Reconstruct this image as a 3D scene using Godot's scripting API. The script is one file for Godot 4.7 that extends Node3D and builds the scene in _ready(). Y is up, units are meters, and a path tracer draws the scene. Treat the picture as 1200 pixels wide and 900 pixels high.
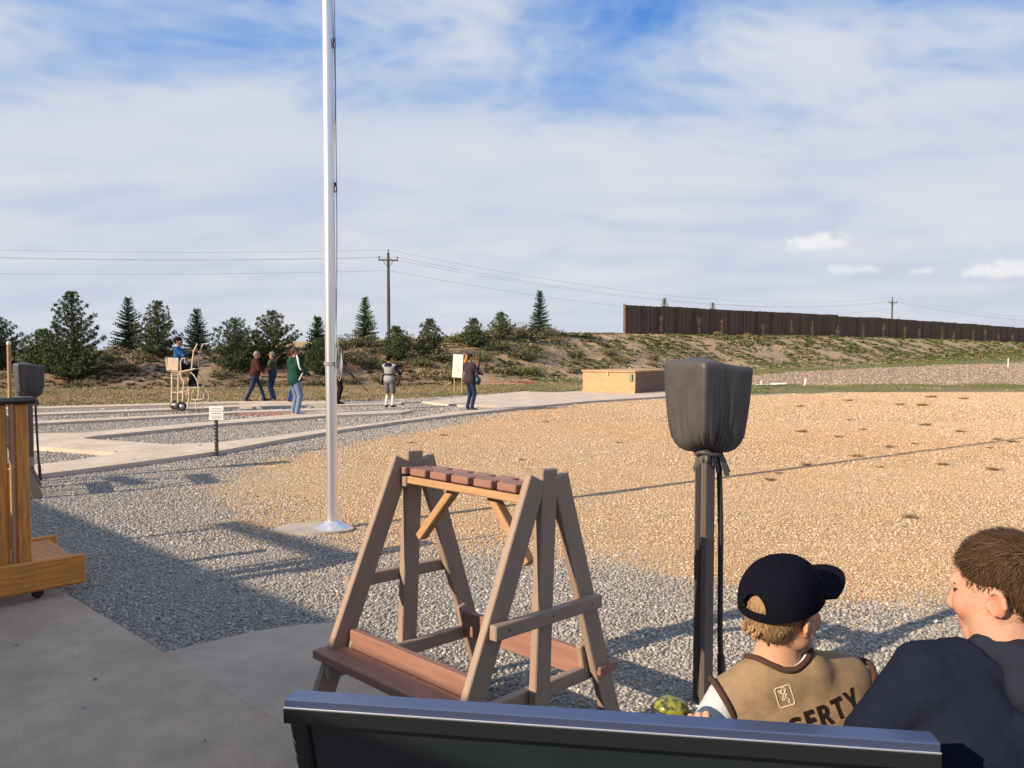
extends Node3D

# ------------------------------------------------------------------ mesh builder
class MB:
	var v := PackedVector3Array()
	var n := PackedVector3Array()
	var c := PackedColorArray()
	var ix := PackedInt32Array()
	func vert(p: Vector3, nr: Vector3, col: Color) -> int:
		v.append(p); n.append(nr); c.append(col)
		return v.size() - 1
	func face(a: int, b: int, d: int, nr: Vector3) -> void:
		if (v[b] - v[a]).cross(v[d] - v[a]).dot(nr) > 0.0:
			ix.append(a); ix.append(d); ix.append(b)
		else:
			ix.append(a); ix.append(b); ix.append(d)
	func tri(a: Vector3, b: Vector3, d: Vector3, nr: Vector3, col: Color) -> void:
		var i := vert(a, nr, col); vert(b, nr, col); vert(d, nr, col)
		face(i, i + 1, i + 2, nr)
	func quad(a: Vector3, b: Vector3, d: Vector3, e: Vector3, nr: Vector3, col: Color) -> void:
		var i := vert(a, nr, col); vert(b, nr, col); vert(d, nr, col); vert(e, nr, col)
		face(i, i + 1, i + 2, nr); face(i, i + 2, i + 3, nr)
	func box(xf: Transform3D, size: Vector3, bev: float, col: Color) -> void:
		var h := size * 0.5
		var q := Vector3(h.x - bev, h.y - bev, h.z - bev)
		var ax := [Vector3.RIGHT, Vector3.UP, Vector3.BACK]
		for a in 3:
			for s in [-1.0, 1.0]:
				var u: Vector3 = ax[(a + 1) % 3] * q[(a + 1) % 3]
				var w: Vector3 = ax[(a + 2) % 3] * q[(a + 2) % 3]
				var o: Vector3 = ax[a] * h[a] * s
				quad(xf * (o - u - w), xf * (o + u - w), xf * (o + u + w), xf * (o - u + w), (xf.basis * (ax[a] * s)).normalized(), col)
		if bev <= 0.0: return
		for a in 3:
			var b := (a + 1) % 3
			var e := (a + 2) % 3
			for s in [-1.0, 1.0]:
				for t in [-1.0, 1.0]:
					var p1: Vector3 = ax[b] * h[b] * s + ax[e] * q[e] * t
					var p2: Vector3 = ax[b] * q[b] * s + ax[e] * h[e] * t
					var l: Vector3 = ax[a] * q[a]
					quad(xf * (p1 - l), xf * (p1 + l), xf * (p2 + l), xf * (p2 - l), (xf.basis * (ax[b] * s + ax[e] * t)).normalized(), col)
		for sx in [-1.0, 1.0]:
			for sy in [-1.0, 1.0]:
				for sz in [-1.0, 1.0]:
					tri(xf * Vector3(h.x * sx, q.y * sy, q.z * sz), xf * Vector3(q.x * sx, h.y * sy, q.z * sz), xf * Vector3(q.x * sx, q.y * sy, h.z * sz), (xf.basis * Vector3(sx, sy, sz)).normalized(), col)
	func bar(a: Vector3, b: Vector3, w: float, t: float, bev: float, col: Color, side := Vector3.UP) -> void:
		var x := (b - a).normalized()
		var y := (side - x * side.dot(x)).normalized()
		box(Transform3D(Basis(x, y, x.cross(y)), (a + b) * 0.5), Vector3((b - a).length(), t, w), bev, col)
	func tube(pts: Array, rad: Array, sides: int, col: Color, caps := true) -> void:
		var up := Vector3.UP
		var first := v.size()
		var m := pts.size()
		for i in m:
			var d: Vector3 = (pts[mini(i + 1, m - 1)] - pts[maxi(i - 1, 0)]).normalized()
			if absf(d.dot(up)) > 0.95: up = Vector3.RIGHT if absf(d.x) < 0.9 else Vector3.BACK
			var s := d.cross(up).normalized()
			var w := s.cross(d).normalized()
			up = w
			var r: float = rad[mini(i, rad.size() - 1)]
			for k in sides:
				var g := TAU * k / sides
				var o := s * cos(g) + w * sin(g)
				vert(pts[i] + o * r, o, col)
		for i in m - 1:
			for k in sides:
				var a := first + i * sides + k
				var b := first + i * sides + (k + 1) % sides
				var nr := n[a] + n[b]
				face(a, b, b + sides, nr); face(a, b + sides, a + sides, nr)
		if caps:
			for e in [0, m - 1]:
				var d2: Vector3 = (pts[0] - pts[1]).normalized() if e == 0 else (pts[m - 1] - pts[m - 2]).normalized()
				var ci := vert(pts[e], d2, col)
				for k in sides: vert(v[first + e * sides + k], d2, col)
				for k in sides: face(ci, ci + 1 + k, ci + 1 + (k + 1) % sides, d2)
	func lathe(xf: Transform3D, prof: Array, seg: int, col: Color) -> void:
		var m := prof.size()
		var first := v.size()
		for i in m:
			var p: Vector2 = prof[i]
			var d: Vector2 = prof[mini(i + 1, m - 1)] - prof[maxi(i - 1, 0)]
			var nr2 := Vector2(d.y, -d.x).normalized()
			for k in seg:
				var g := TAU * k / seg
				vert(xf * Vector3(p.x * cos(g), p.y, p.x * sin(g)), (xf.basis * Vector3(nr2.x * cos(g), nr2.y, nr2.x * sin(g))).normalized(), col)
		for i in m - 1:
			for k in seg:
				var a := first + i * seg + k
				var b := first + i * seg + (k + 1) % seg
				var nr := n[a] + n[b] + n[a + seg] + n[b + seg]
				face(a, b, b + seg, nr); face(a, b + seg, a + seg, nr)
	func add(o: MB, xf: Transform3D, col = null) -> void:
		var base := v.size()
		var nb := xf.basis.inverse().transposed()
		var flip := xf.basis.determinant() < 0.0
		for i in o.v.size():
			v.append(xf * o.v[i]); n.append((nb * o.n[i]).normalized()); c.append(o.c[i] if col == null else col)
		for i in range(0, o.ix.size(), 3):
			ix.append(base + o.ix[i])
			ix.append(base + o.ix[i + (2 if flip else 1)]); ix.append(base + o.ix[i + (1 if flip else 2)])
	func sheet(poly: PackedVector2Array, y: float, col: Color, thick: float) -> void:   # a flat slab with side walls; poly in (x, z)
		var t := Geometry2D.triangulate_polygon(poly)
		var first := v.size()
		for p in poly: vert(Vector3(p.x, y, p.y), Vector3.UP, col)
		for i in range(0, t.size(), 3): face(first + t[i], first + t[i + 1], first + t[i + 2], Vector3.UP)
		var cw := Geometry2D.is_polygon_clockwise(poly)
		for i in poly.size():
			var a := poly[i]
			var b := poly[(i + 1) % poly.size()]
			var e := (b - a).normalized()
			var o := Vector3(-e.y, 0, e.x) if not cw else Vector3(e.y, 0, -e.x)
			o = -o
			quad(Vector3(a.x, y, a.y), Vector3(b.x, y, b.y), Vector3(b.x, y - thick, b.y), Vector3(a.x, y - thick, a.y), o, col)
	func mesh() -> ArrayMesh:
		var arr := []
		arr.resize(Mesh.ARRAY_MAX)
		arr[Mesh.ARRAY_VERTEX] = v; arr[Mesh.ARRAY_NORMAL] = n; arr[Mesh.ARRAY_COLOR] = c; arr[Mesh.ARRAY_INDEX] = ix
		var m := ArrayMesh.new()
		m.add_surface_from_arrays(Mesh.PRIMITIVE_TRIANGLES, arr)
		return m

const W := Color(1, 1, 1)
var M := {}
var rng := RandomNumberGenerator.new()
var used := {}
var box_cache := {}
var sun_dir := Vector3(0.835 * cos(deg_to_rad(25.0)), -sin(deg_to_rad(25.0)), -0.55 * cos(deg_to_rad(25.0)))

func rf(a: float, b: float) -> float: return rng.randf_range(a, b)
func numbered(called: String) -> String:
	if not used.has(called):
		used[called] = 0
		return called
	used[called] += 1
	return "%s_%03d" % [called, used[called]]
func tag(o: Node, label: String, category: String, group := "") -> Node:
	o.set_meta("label", label); o.set_meta("category", category)
	if group != "": o.set_meta("group", group)
	return o
func thing(called: String, label: String, category: String, at := Vector3.ZERO, turn := 0.0, group := "") -> Node3D:
	var o := Node3D.new()
	o.name = numbered(called); add_child(o)
	o.position = at; o.rotation.y = turn
	tag(o, label, category, group)
	return o
func put(called: String, mb: MB, m: Material, parent: Node = null) -> MeshInstance3D:
	var o := MeshInstance3D.new()
	o.mesh = mb.mesh(); o.material_override = m
	if parent == null:
		o.name = numbered(called); add_child(o)
	else:
		o.name = called; parent.add_child(o, true)
	return o
func structure(called: String, mb: MB, m: Material, parent: Node = null) -> MeshInstance3D:
	var o := put(called, mb, m, parent)
	o.set_meta("kind", "structure")
	return o
# a bevelled board between two points, its own x axis along the length so that grain runs along it
func board(called: String, parent: Node, a: Vector3, b: Vector3, w: float, t: float, m: Material, side := Vector3.UP, bev := 0.004) -> MeshInstance3D:
	var x := (b - a).normalized()
	var y := (side - x * side.dot(x)).normalized()
	var size := Vector3((b - a).length(), t, w)
	var key := "%.3f %.3f %.3f %.3f" % [size.x, size.y, size.z, bev]
	if not box_cache.has(key):
		var mb := MB.new()
		mb.box(Transform3D.IDENTITY, size, bev, W)
		box_cache[key] = mb.mesh()
	var o := MeshInstance3D.new()
	o.mesh = box_cache[key]; o.material_override = m
	o.name = called; parent.add_child(o, true)
	o.transform = Transform3D(Basis(x, y, x.cross(y)), (a + b) * 0.5)
	return o
func many(called: String, mesh: Mesh, m: Material, xfs: Array, cols: Array, parent: Node = null) -> MultiMeshInstance3D:
	var mm := MultiMesh.new()
	mm.transform_format = MultiMesh.TRANSFORM_3D; mm.use_colors = true; mm.mesh = mesh
	mm.instance_count = xfs.size()
	var buf := PackedFloat32Array(); buf.resize(xfs.size() * 16)
	for i in xfs.size():
		var x: Transform3D = xfs[i]
		var o := i * 16
		var b := x.basis
		buf[o] = b.x.x; buf[o + 1] = b.y.x; buf[o + 2] = b.z.x; buf[o + 3] = x.origin.x
		buf[o + 4] = b.x.y; buf[o + 5] = b.y.y; buf[o + 6] = b.z.y; buf[o + 7] = x.origin.y
		buf[o + 8] = b.x.z; buf[o + 9] = b.y.z; buf[o + 10] = b.z.z; buf[o + 11] = x.origin.z
		var k: Color = cols[i]
		buf[o + 12] = k.r; buf[o + 13] = k.g; buf[o + 14] = k.b; buf[o + 15] = 1.0
	mm.buffer = buf
	var n := MultiMeshInstance3D.new()
	n.multimesh = mm; n.material_override = m
	if parent == null:
		n.name = numbered(called); add_child(n)
	else:
		n.name = called; parent.add_child(n, true)
	n.set_meta("kind", "stuff")
	return n

# ------------------------------------------------------------------ textures and materials
func noise(sd: int, freq: float, oct := 4, kind := FastNoiseLite.TYPE_SIMPLEX_SMOOTH) -> FastNoiseLite:
	var f := FastNoiseLite.new()
	f.seed = sd; f.frequency = freq; f.noise_type = kind
	f.fractal_type = FastNoiseLite.FRACTAL_FBM if oct > 1 else FastNoiseLite.FRACTAL_NONE
	f.fractal_octaves = oct
	return f
# a greyscale tile of two noises, remapped between lo and hi
func tile(sd: int, f1: float, f2: float, mixed: float, lo: float, hi: float, size := 256, kind := FastNoiseLite.TYPE_SIMPLEX_SMOOTH) -> ImageTexture:
	var a := noise(sd, f1, 4, kind).get_seamless_image(size, size)
	var b := noise(sd + 1, f2, 3).get_seamless_image(size, size)
	var im := Image.create(size, size, true, Image.FORMAT_RGB8)
	for y in size:
		for x in size:
			var t := lerpf(a.get_pixel(x, y).r, b.get_pixel(x, y).r, mixed)
			t = clampf((t - 0.5) * 1.5 + 0.5, 0.0, 1.0)
			var g := lerpf(lo, hi, t)
			im.set_pixel(x, y, Color(g, g, g))
	im.generate_mipmaps()
	return ImageTexture.create_from_image(im)
func lin(r: float, g: float, b: float) -> Color: return Color(r, g, b).linear_to_srgb()
func mat(col: Color, rough := 0.8, tex: Texture2D = null, scale := Vector3.ONE, height: Texture2D = null, hs := 0.0, world := false) -> StandardMaterial3D:
	var m := StandardMaterial3D.new()
	m.albedo_color = col; m.roughness = rough
	m.vertex_color_use_as_albedo = true
	if tex: m.albedo_texture = tex
	if height:
		m.heightmap_enabled = true; m.heightmap_texture = height; m.heightmap_scale = hs
	if tex or height:
		m.uv1_triplanar = true; m.uv1_world_triplanar = world; m.uv1_scale = scale
	return m
func materials() -> void:
	var grain := tile(11, 0.02, 0.09, 0.35, 0.86, 1.0)
	var rough_grain := tile(12, 0.02, 0.09, 0.35, 0.62, 1.0)
	var speck := tile(21, 0.08, 0.3, 0.5, 0.72, 1.0)
	var patch := tile(31, 0.012, 0.06, 0.4, 0.86, 1.0)
	var cell := tile(41, 0.1, 0.2, 0.25, 0.72, 1.0, 512, FastNoiseLite.TYPE_CELLULAR)
	var weave := tile(51, 0.2, 0.45, 0.5, 0.8, 1.0)
	M.ground = mat(W, 0.95, cell, Vector3.ONE * 0.55, cell, 1.2, true)
	M.concrete = mat(W, 0.85, patch, Vector3.ONE * 0.37, speck, 0.15, true)
	M.concrete.detail_enabled = true
	M.concrete.detail_albedo = tile(61, 0.05, 0.42, 0.6, 0.80, 1.0, 512)
	M.concrete.detail_blend_mode = BaseMaterial3D.BLEND_MODE_MUL
	M.concrete.detail_uv_layer = BaseMaterial3D.DETAIL_UV_2
	M.concrete.uv2_scale = Vector3.ONE * 3.0
	M.concrete.uv2_triplanar = true
	M.concrete.uv2_world_triplanar = true
	M.stone = mat(W, 0.9)
	M.brown = mat(lin(0.315, 0.228, 0.172), 0.62, tile(14, 0.02, 0.09, 0.35, 0.92, 1.0), Vector3(0.5, 6, 6), grain, 0.05)
	M.redbrown = mat(lin(0.30, 0.150, 0.108), 0.6, grain, Vector3(0.5, 6, 6), grain, 0.05)
	M.rawwood = mat(lin(0.46, 0.27, 0.13), 0.65, grain, Vector3(0.5, 6, 6), grain, 0.05)
	M.orangewood = mat(lin(0.86, 0.34, 0.065), 0.42, tile(71, 0.02, 0.09, 0.35, 0.74, 1.0), Vector3(0.6, 7, 7), grain, 0.05)
	M.fencewood = mat(W, 0.85, rough_grain, Vector3(4, 0.4, 4), null, 0.0)
	M.aluminium = mat(lin(0.80, 0.81, 0.83), 0.34); M.aluminium.metallic = 0.85
	M.darkmetal = mat(lin(0.045, 0.038, 0.036), 0.45, speck, Vector3.ONE * 3)
	M.postmetal = mat(lin(0.16, 0.125, 0.11), 0.5, speck, Vector3(4, 4, 4))
	M.vinyl = mat(lin(0.078, 0.072, 0.071), 0.5, patch, Vector3.ONE * 3.0, weave, 0.02)
	M.rubber = mat(lin(0.02, 0.02, 0.02), 0.8)
	M.cream = mat(lin(0.72, 0.60, 0.42), 0.5, patch, Vector3.ONE * 2.0)
	M.tan = mat(lin(0.52, 0.34, 0.18), 0.75, patch, Vector3.ONE * 0.8)
	M.tan_shaded = mat(lin(0.19, 0.115, 0.08), 0.75, patch, Vector3.ONE * 0.8)  # darker copy of the tan, with shade put into its colour
	M.white = mat(lin(0.8, 0.8, 0.78), 0.5)
	M.offwhite = mat(lin(0.82, 0.79, 0.70), 0.6, patch, Vector3.ONE * 2.0)
	M.black = mat(lin(0.02, 0.02, 0.022), 0.5)
	M.ink = mat(lin(0.12, 0.12, 0.13), 0.7)
	M.rope = mat(lin(0.36, 0.36, 0.36), 0.8)
	M.polewood = mat(lin(0.10, 0.075, 0.055), 0.9, grain, Vector3(3, 0.3, 3))
	M.wire = mat(lin(0.12, 0.12, 0.13), 0.5)
	M.leaf = mat(W, 0.75); M.leaf.backlight = Color(0.25, 0.25, 0.25)
	M.needle = mat(W, 0.7); M.needle.backlight = Color(0.12, 0.12, 0.12)
	M.bark = mat(lin(0.10, 0.07, 0.05), 0.95, grain, Vector3(4, 1, 4))
	M.cloth = mat(W, 0.9, weave, Vector3.ONE * 5.0)
	M.gunmetal = mat(lin(0.03, 0.03, 0.035), 0.35); M.gunmetal.metallic = 0.6
	M.gunwood = mat(lin(0.16, 0.06, 0.025), 0.4, grain, Vector3(1, 8, 8))
	M.panel = mat(lin(0.018, 0.027, 0.032), 0.12, patch, Vector3.ONE * 1.3); M.panel.clearcoat_enabled = true; M.panel.clearcoat = 0.3
	M.panelframe = mat(lin(0.012, 0.016, 0.017), 0.25)
	M.skin = mat(W, 0.6, tile(57, 0.05, 0.3, 0.5, 0.90, 1.0), Vector3.ONE * 7.0); M.skin.subsurf_scatter_enabled = true; M.skin.subsurf_scatter_strength = 0.12
	M.hair = mat(W, 0.55)
	M.vest = mat(lin(0.31, 0.215, 0.13), 0.9, patch, Vector3.ONE * 9.0, weave, 0.03)
	M.vesttrim = mat(lin(0.07, 0.04, 0.03), 0.9)
	M.tee = mat(lin(0.5, 0.53, 0.58), 0.9)
	M.thread = mat(lin(0.022, 0.014, 0.012), 0.8, weave, Vector3.ONE * 30.0)
	M.creamthread = mat(lin(0.72, 0.62, 0.45), 0.8)
	M.capcloth = mat(W, 0.85, weave, Vector3.ONE * 12.0, tile(52, 0.3, 0.48, 0.4, 0.0, 1.0), 0.05)
	M.navy = mat(lin(0.014, 0.018, 0.038), 0.85, weave, Vector3.ONE * 12.0)
	M.hood = mat(lin(0.025, 0.028, 0.046), 0.9, weave, Vector3.ONE * 14.0)
	M.gloss = mat(W, 0.2)
	M.frame = mat(lin(0.10, 0.135, 0.24), 0.32); M.frame.metallic = 0.6
	M.siding = mat(lin(0.42, 0.36, 0.28), 0.8, patch, Vector3.ONE * 0.7)
	M.roof = mat(lin(0.09, 0.08, 0.075), 0.9, speck, Vector3.ONE)
	for k in ["navy", "hood", "vest", "vesttrim", "tee", "thread", "cloth"]: M[k].metallic_specular = 0.18
	M.capcloth.metallic_specular = 0.12
	M.skin.metallic_specular = 0.35; M.hair.metallic_specular = 0.2
	M.glass = mat(Color(0.1, 0.12, 0.13), 0.05)

# ------------------------------------------------------------------ sky: high thin cloud over blue air, a few small cumulus low down
func smooth(a: float, b: float, x: float) -> float:
	var t := clampf((x - a) / (b - a), 0.0, 1.0)
	return t * t * (3.0 - 2.0 * t)
func bump(az: float, el: float, a0: float, e0: float, wa: float, we: float) -> float:
	var x := (az - a0) / wa
	var y := (el - e0) / we
	return exp(-x * x - y * y)
func sky_texture() -> ImageTexture:
	var w := 2048
	var h := 1024
	var im := Image.create(w, h, false, Image.FORMAT_RGBF)
	im.fill(Color(0.26, 0.25, 0.24))
	var big := noise(5, 0.9, 3)
	var fine := noise(6, 2.2, 6)
	var warp := noise(7, 1.1, 2)
	var puff := noise(8, 40.0, 4)
	var veil := noise(9, 0.8, 3)
	# azimuth, elevation, half width, half height in degrees of the small cumulus
	var cumulus := [[21.65, 7.25, 2.4, 1.0], [23.1, 5.45, 1.1, 0.5], [25.0, 5.45, 0.8, 0.35], [28.0, 5.2, 1.0, 0.32], [32.6, 4.9, 2.6, 0.9], [37.5, 5.6, 3.0, 0.9], [-52.0, 6.0, 2.8, 0.9], [58.0, 5.0, 3.0, 1.0]]
	for j in h / 2 + 2:
		var el := 90.0 - 180.0 * (j + 0.5) / h
		var er := deg_to_rad(maxf(el, 0.0))
		for i in w:
			var az := 360.0 * (i + 0.5) / w
			if az > 180.0: az -= 360.0
			if absf(az) > 48.0 or el > 42.0:      # away from the view the same sky at half the fineness
				if i % 2 == 1:
					im.set_pixel(i, j, im.get_pixel(i - 1, j))
					continue
				if j % 2 == 1:
					im.set_pixel(i, j, im.get_pixel(i, j - 1))
					continue
			var ar := deg_to_rad(az)
			var d := Vector3(sin(ar) * cos(er), sin(er), -cos(ar) * cos(er))
			# clouds lie on a high sheet: look them up where the ray meets it
			var k := 1.0 / (d.y + 0.16)
			var px := d.x * k
			var pz := d.z * k
			var q := warp.get_noise_2d(px, pz) * 0.16
			var streak := big.get_noise_2d(px * 0.45 + q, pz * 0.9 + q * 0.6)
			var wisp := fine.get_noise_2d(px * 0.5 + pz * 0.22 + q * 1.3, pz * 1.0 - px * 0.15)
			var wisp2 := 0.45 - absf(fine.get_noise_2d(px * 1.6 - pz * 0.9 + q * 3.0 + 31.0, pz * 2.6 + px * 1.1)) * 2.2
			var c := 0.54 + streak * 0.40 + wisp * 0.50 + wisp2 * 0.20 * smooth(6.0, 16.0, el)
			c += 0.30 * smooth(24.0, 14.0, el) * smooth(2.0, 9.0, el) + 0.16 * smooth(12.0, 4.0, el) + 0.42 * smooth(34.0, 55.0, el)
			if absf(az) < 70.0 and el < 45.0:
				c -= 0.50 * bump(az, el, 12.5, 28.0, 9.0, 3.6)
				c -= 0.26 * bump(az, el, 5.5, 19.5, 4.5, 4.5)
				c -= 0.32 * bump(az, el, -28.0, 19.6, 9.0, 2.2)
				c -= 0.16 * bump(az, el, -32.0, 25.0, 9.0, 5.0)
				c -= 0.32 * bump(az, el, 30.0, 24.0, 8.0, 3.6)
				c -= 0.18 * bump(az, el, -12.0, 21.0, 8.0, 4.0)
				c += 0.45 * bump(az, el, -22.0, 14.5, 18.0, 3.4)
				c += 0.30 * bump(az, el, 4.0, 12.5, 14.0, 2.8)
				c += 0.30 * bump(az, el, 20.0, 17.5, 8.0, 4.5)
				c += 0.22 * bump(az, el, -3.0, 24.0, 5.0, 6.0)
			c = clampf(c, 0.0, 1.0)
			c = lerpf(c, c * c * (3.0 - 2.0 * c), 0.4) * 0.93
			var top := Color(0.24, 0.47, 0.82).lerp(Color(0.44, 0.63, 0.90), smooth(30.0, 16.0, el))
			var air := top.lerp(Color(0.735, 0.785, 0.875), smooth(24.0, 9.0, el))
			air = air.lerp(Color(0.795, 0.82, 0.875), smooth(10.0, 1.0, el))
			var vl := 0.5 + 0.5 * veil.get_noise_2d(px * 0.8, pz * 1.4)
			var cl := Color(0.795, 0.83, 0.90).lerp(Color(0.875, 0.88, 0.912), clampf(vl * 1.15 + wisp * 0.5, 0.0, 1.0))
			var col := air.lerp(cl, c)
			if el < 10.0:
				for u in cumulus:
					var x: float = (az - u[0]) / u[2]
					var y: float = (el - u[1]) / u[3]
					if absf(x) > 1.5 or absf(y) > 1.9: continue
					if y < 0.0: y *= 1.75
					var e := 1.0 - sqrt(x * x + y * y) + puff.get_noise_2d(az * 0.02, el * 0.035) * 0.55 + fine.get_noise_2d(az * 0.9, el * 1.5) * 0.18
					var a := smooth(0.05, 0.42, e)
					var lit := Color(0.79, 0.80, 0.855).lerp(Color(0.945, 0.945, 0.955), smooth(-0.75, 0.25, (el - u[1]) / u[3] + e * 0.3))
					col = col.lerp(lit, a * (0.95 if u[2] > 2.0 else 0.72))
			var li := col.srgb_to_linear() * 0.68
			im.set_pixel(i, j, li)
	return ImageTexture.create_from_image(im)

# ------------------------------------------------------------------ the lie of the land
# crest of the earth bank: x, z, height
const CREST := [[-90.0, -38.0, 1.45], [-28.0, -42.0, 1.55], [-16.0, -43.0, 1.66], [-10.0, -44.5, 1.85], [-6.0, -46.5, 2.25], [-2.0, -50.0, 2.65], [3.0, -56.5, 2.95], [9.4, -64.0, 3.1], [20.4, -73.0, 3.2], [31.7, -82.0, 3.25], [43.6, -91.5, 3.25], [60.0, -105.0, 3.2], [82.0, -123.0, 3.0], [160.0, -185.0, 2.8]]
var hill := noise(77, 0.22, 4)
var hill2 := noise(78, 0.9, 3)
func bank(x: float, z: float) -> Vector3:   # signed distance to the crest (positive on the near side), crest height, share along
	var best := 1e9
	var sd := 0.0
	var hc := 0.0
	for i in CREST.size() - 1:
		var ax: float = CREST[i][0]
		var az: float = CREST[i][1]
		var ex: float = CREST[i + 1][0] - ax
		var ez: float = CREST[i + 1][1] - az
		var t := clampf(((x - ax) * ex + (z - az) * ez) / (ex * ex + ez * ez), 0.0, 1.0)
		var dx := x - ax - ex * t
		var dz := z - az - ez * t
		var dd := dx * dx + dz * dz
		if dd < best:
			best = dd
			sd = sqrt(dd) * signf(ex * dz - ez * dx)
			hc = lerpf(CREST[i][2], CREST[i + 1][2], t)
	return Vector3(sd, hc, 0)
func rise(x: float, z: float) -> float:
	var d := -z
	return 0.0165 * maxf(0.0, d - 40.0) * smooth(2.0, 12.0, x) if d < 120.0 else 1.32 * smooth(2.0, 12.0, x)
func land(x: float, z: float) -> float:
	if z > -30.0 and x < 60.0: return 0.0
	if z > -26.0: return 0.0
	var b := bank(x, z)
	var r := rise(x, z)
	var wd := lerpf(8.6, 10.0, smooth(-10.0, 2.0, x))
	if b.x > wd: return r + hill2.get_noise_2d(x, z) * 0.02 * smooth(30.0, 34.0, -z)
	if b.x <= 0.0:
		return maxf(0.6, b.y - 0.012 * minf(-b.x, 60.0)) + hill.get_noise_2d(x, z) * 0.12 * smooth(14.0, 0.0, -b.x)
	var t := 1.0 - b.x / wd
	var s := t * t * (3.0 - 2.0 * t)
	return lerpf(r, b.y, s) + hill.get_noise_2d(x, z) * 0.30 * t * (1.25 - t) + hill2.get_noise_2d(x, z) * 0.07 * minf(1.0, t * 4.0)

# tan gravel area, outline on the ground
const TAN_AREA := [-3.2, -8.2, -3.75, -9.6, -3.85, -11.0, -3.5, -13.0, -2.5, -14.8, -1.7, -16.6, -0.9, -18.6, 0.2, -21.5, 2.4, -24.6, 5.4, -27.2, 9.0, -29.0, 14.0, -31.2, 30.0, -32.5, 70.0, -33.0, 70.0, -4.0, 6.0, -4.7, 3.2, -5.0, 2.2, -5.2, 1.5, -5.5, 0.65, -5.9, -0.3, -6.2, -1.1, -6.5, -1.7, -6.9, -2.5, -7.5]
const SLAB := [-6.09, -9.84, -5.43, -10.82, -4.68, -12.12, -4.15, -13.78, -3.46, -15.52, -2.44, -17.54, -1.10, -19.74, 0.49, -22.04, 2.45, -24.52, 4.03, -25.86, 5.42, -27.10, 7.2, -28.74, 9.0, -31.6, 6.0, -33.0, 3.2, -31.6, 2.3, -30.3, 1.65, -29.64, 0.44, -30.60, -1.61, -26.84, -2.89, -24.52, -2.35, -23.51, -1.44, -22.75, -0.38, -22.57, -0.93, -20.91, -1.57, -20.16, -2.41, -18.08, -3.77, -15.66, -4.47, -14.34, -5.07, -13.39, -5.85, -13.07, -7.75, -13.91, -7.86, -14.05, -7.81, -14.34, -7.23, -15.27, -6.53, -16.52, -6.36, -16.81, -4.55, -18.95, -2.88, -19.88, -2.70, -20.45, -3.02, -20.91, -4.95, -20.60, -6.64, -17.54, -8.39, -14.95, -9.49, -14.79, -12.6, -14.4, -11.6, -12.6, -8.28, -12.90, -7.21, -12.44, -6.10, -11.92, -6.39, -11.12, -6.64, -10.74, -6.9, -10.27, -7.6, -8.9, -6.9, -8.5]
const LANE_A := [-10.97, -16.42, -10.72, -16.71, -8.25, -18.82, -7.11, -19.96, -5.02, -20.91, -5.18, -21.54, -7.33, -20.60, -8.48, -19.34, -11.11, -17.32, -13.2, -16.0, -13.0, -15.3]
const LANE_B := [-15.0, -17.6, -12.24, -19.10, -9.30, -20.91, -7.85, -22.04, -5.48, -22.39, -3.38, -23.39, -3.48, -24.10, -5.70, -23.31, -8.16, -22.94, -9.58, -21.54, -12.65, -19.74, -15.3, -18.3]
const LANE_C := [-17.5, -19.6, -13.66, -21.31, -8.43, -23.70, -5.74, -23.90, -5.94, -24.74, -8.72, -24.52, -14.08, -21.98, -17.9, -20.2]
const GRAVEL_EDGE := [-30.0, -21.5, -17.9, -20.4, -14.1, -22.2, -8.7, -24.8, -5.9, -25.4, -3.0, -27.2, 0.4, -31.0, 3.0, -32.2, 8.0, -33.0]
const PATIO := [-9.5, -11.0, -3.01, -5.10, -1.88, -4.08, -0.94, -3.22, 3.6, 0.9, 14.0, 10.3, 4.0, 21.0, -24.0, -6.0, -14.5, -15.5]
const PAD := [-1.874, -4.082, -1.49, -4.40, -1.25, -4.51, -1.05, -4.54, -0.90, -4.44, -0.75, -4.17, -0.58, -3.90, -0.42, -3.66, -0.1, -3.30, 0.4, -2.75, 0.55, -1.905, -0.936, -3.224]
func poly(a: Array) -> PackedVector2Array:
	var p := PackedVector2Array()
	for i in range(0, a.size(), 2): p.append(Vector2(a[i], a[i + 1]))
	return p
var tan_grid := PackedFloat32Array()
const TG := [-14.0, -46.0, 0.25, 236, 186]
func build_tan_grid() -> void:
	var p := poly(TAN_AREA)
	tan_grid.resize(TG[3] * TG[4])
	var wob := noise(91, 0.35, 4)
	for j in TG[4]:
		for i in TG[3]:
			var q := Vector2(TG[0] + i * TG[2], TG[1] + j * TG[2])
			var best := 1e9
			for k in p.size():
				best = minf(best, q.distance_squared_to(Geometry2D.get_closest_point_to_segment(q, p[k], p[(k + 1) % p.size()])))
			var s := sqrt(best) * (1.0 if Geometry2D.is_point_in_polygon(q, p) else -1.0)
			tan_grid[j * TG[3] + i] = s + wob.get_noise_2d(q.x, q.y) * 0.6
func tan_at(x: float, z: float) -> float:
	var u := clampf((x - TG[0]) / TG[2], 0.0, TG[3] - 1.01)
	var w := clampf((z - TG[1]) / TG[2], 0.0, TG[4] - 1.01)
	var i := int(u)
	var j := int(w)
	var o := j * int(TG[3]) + i
	return lerpf(lerpf(tan_grid[o], tan_grid[o + 1], u - i), lerpf(tan_grid[o + TG[3]], tan_grid[o + TG[3] + 1], u - i), w - j)
var solid := PackedByteArray()
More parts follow.
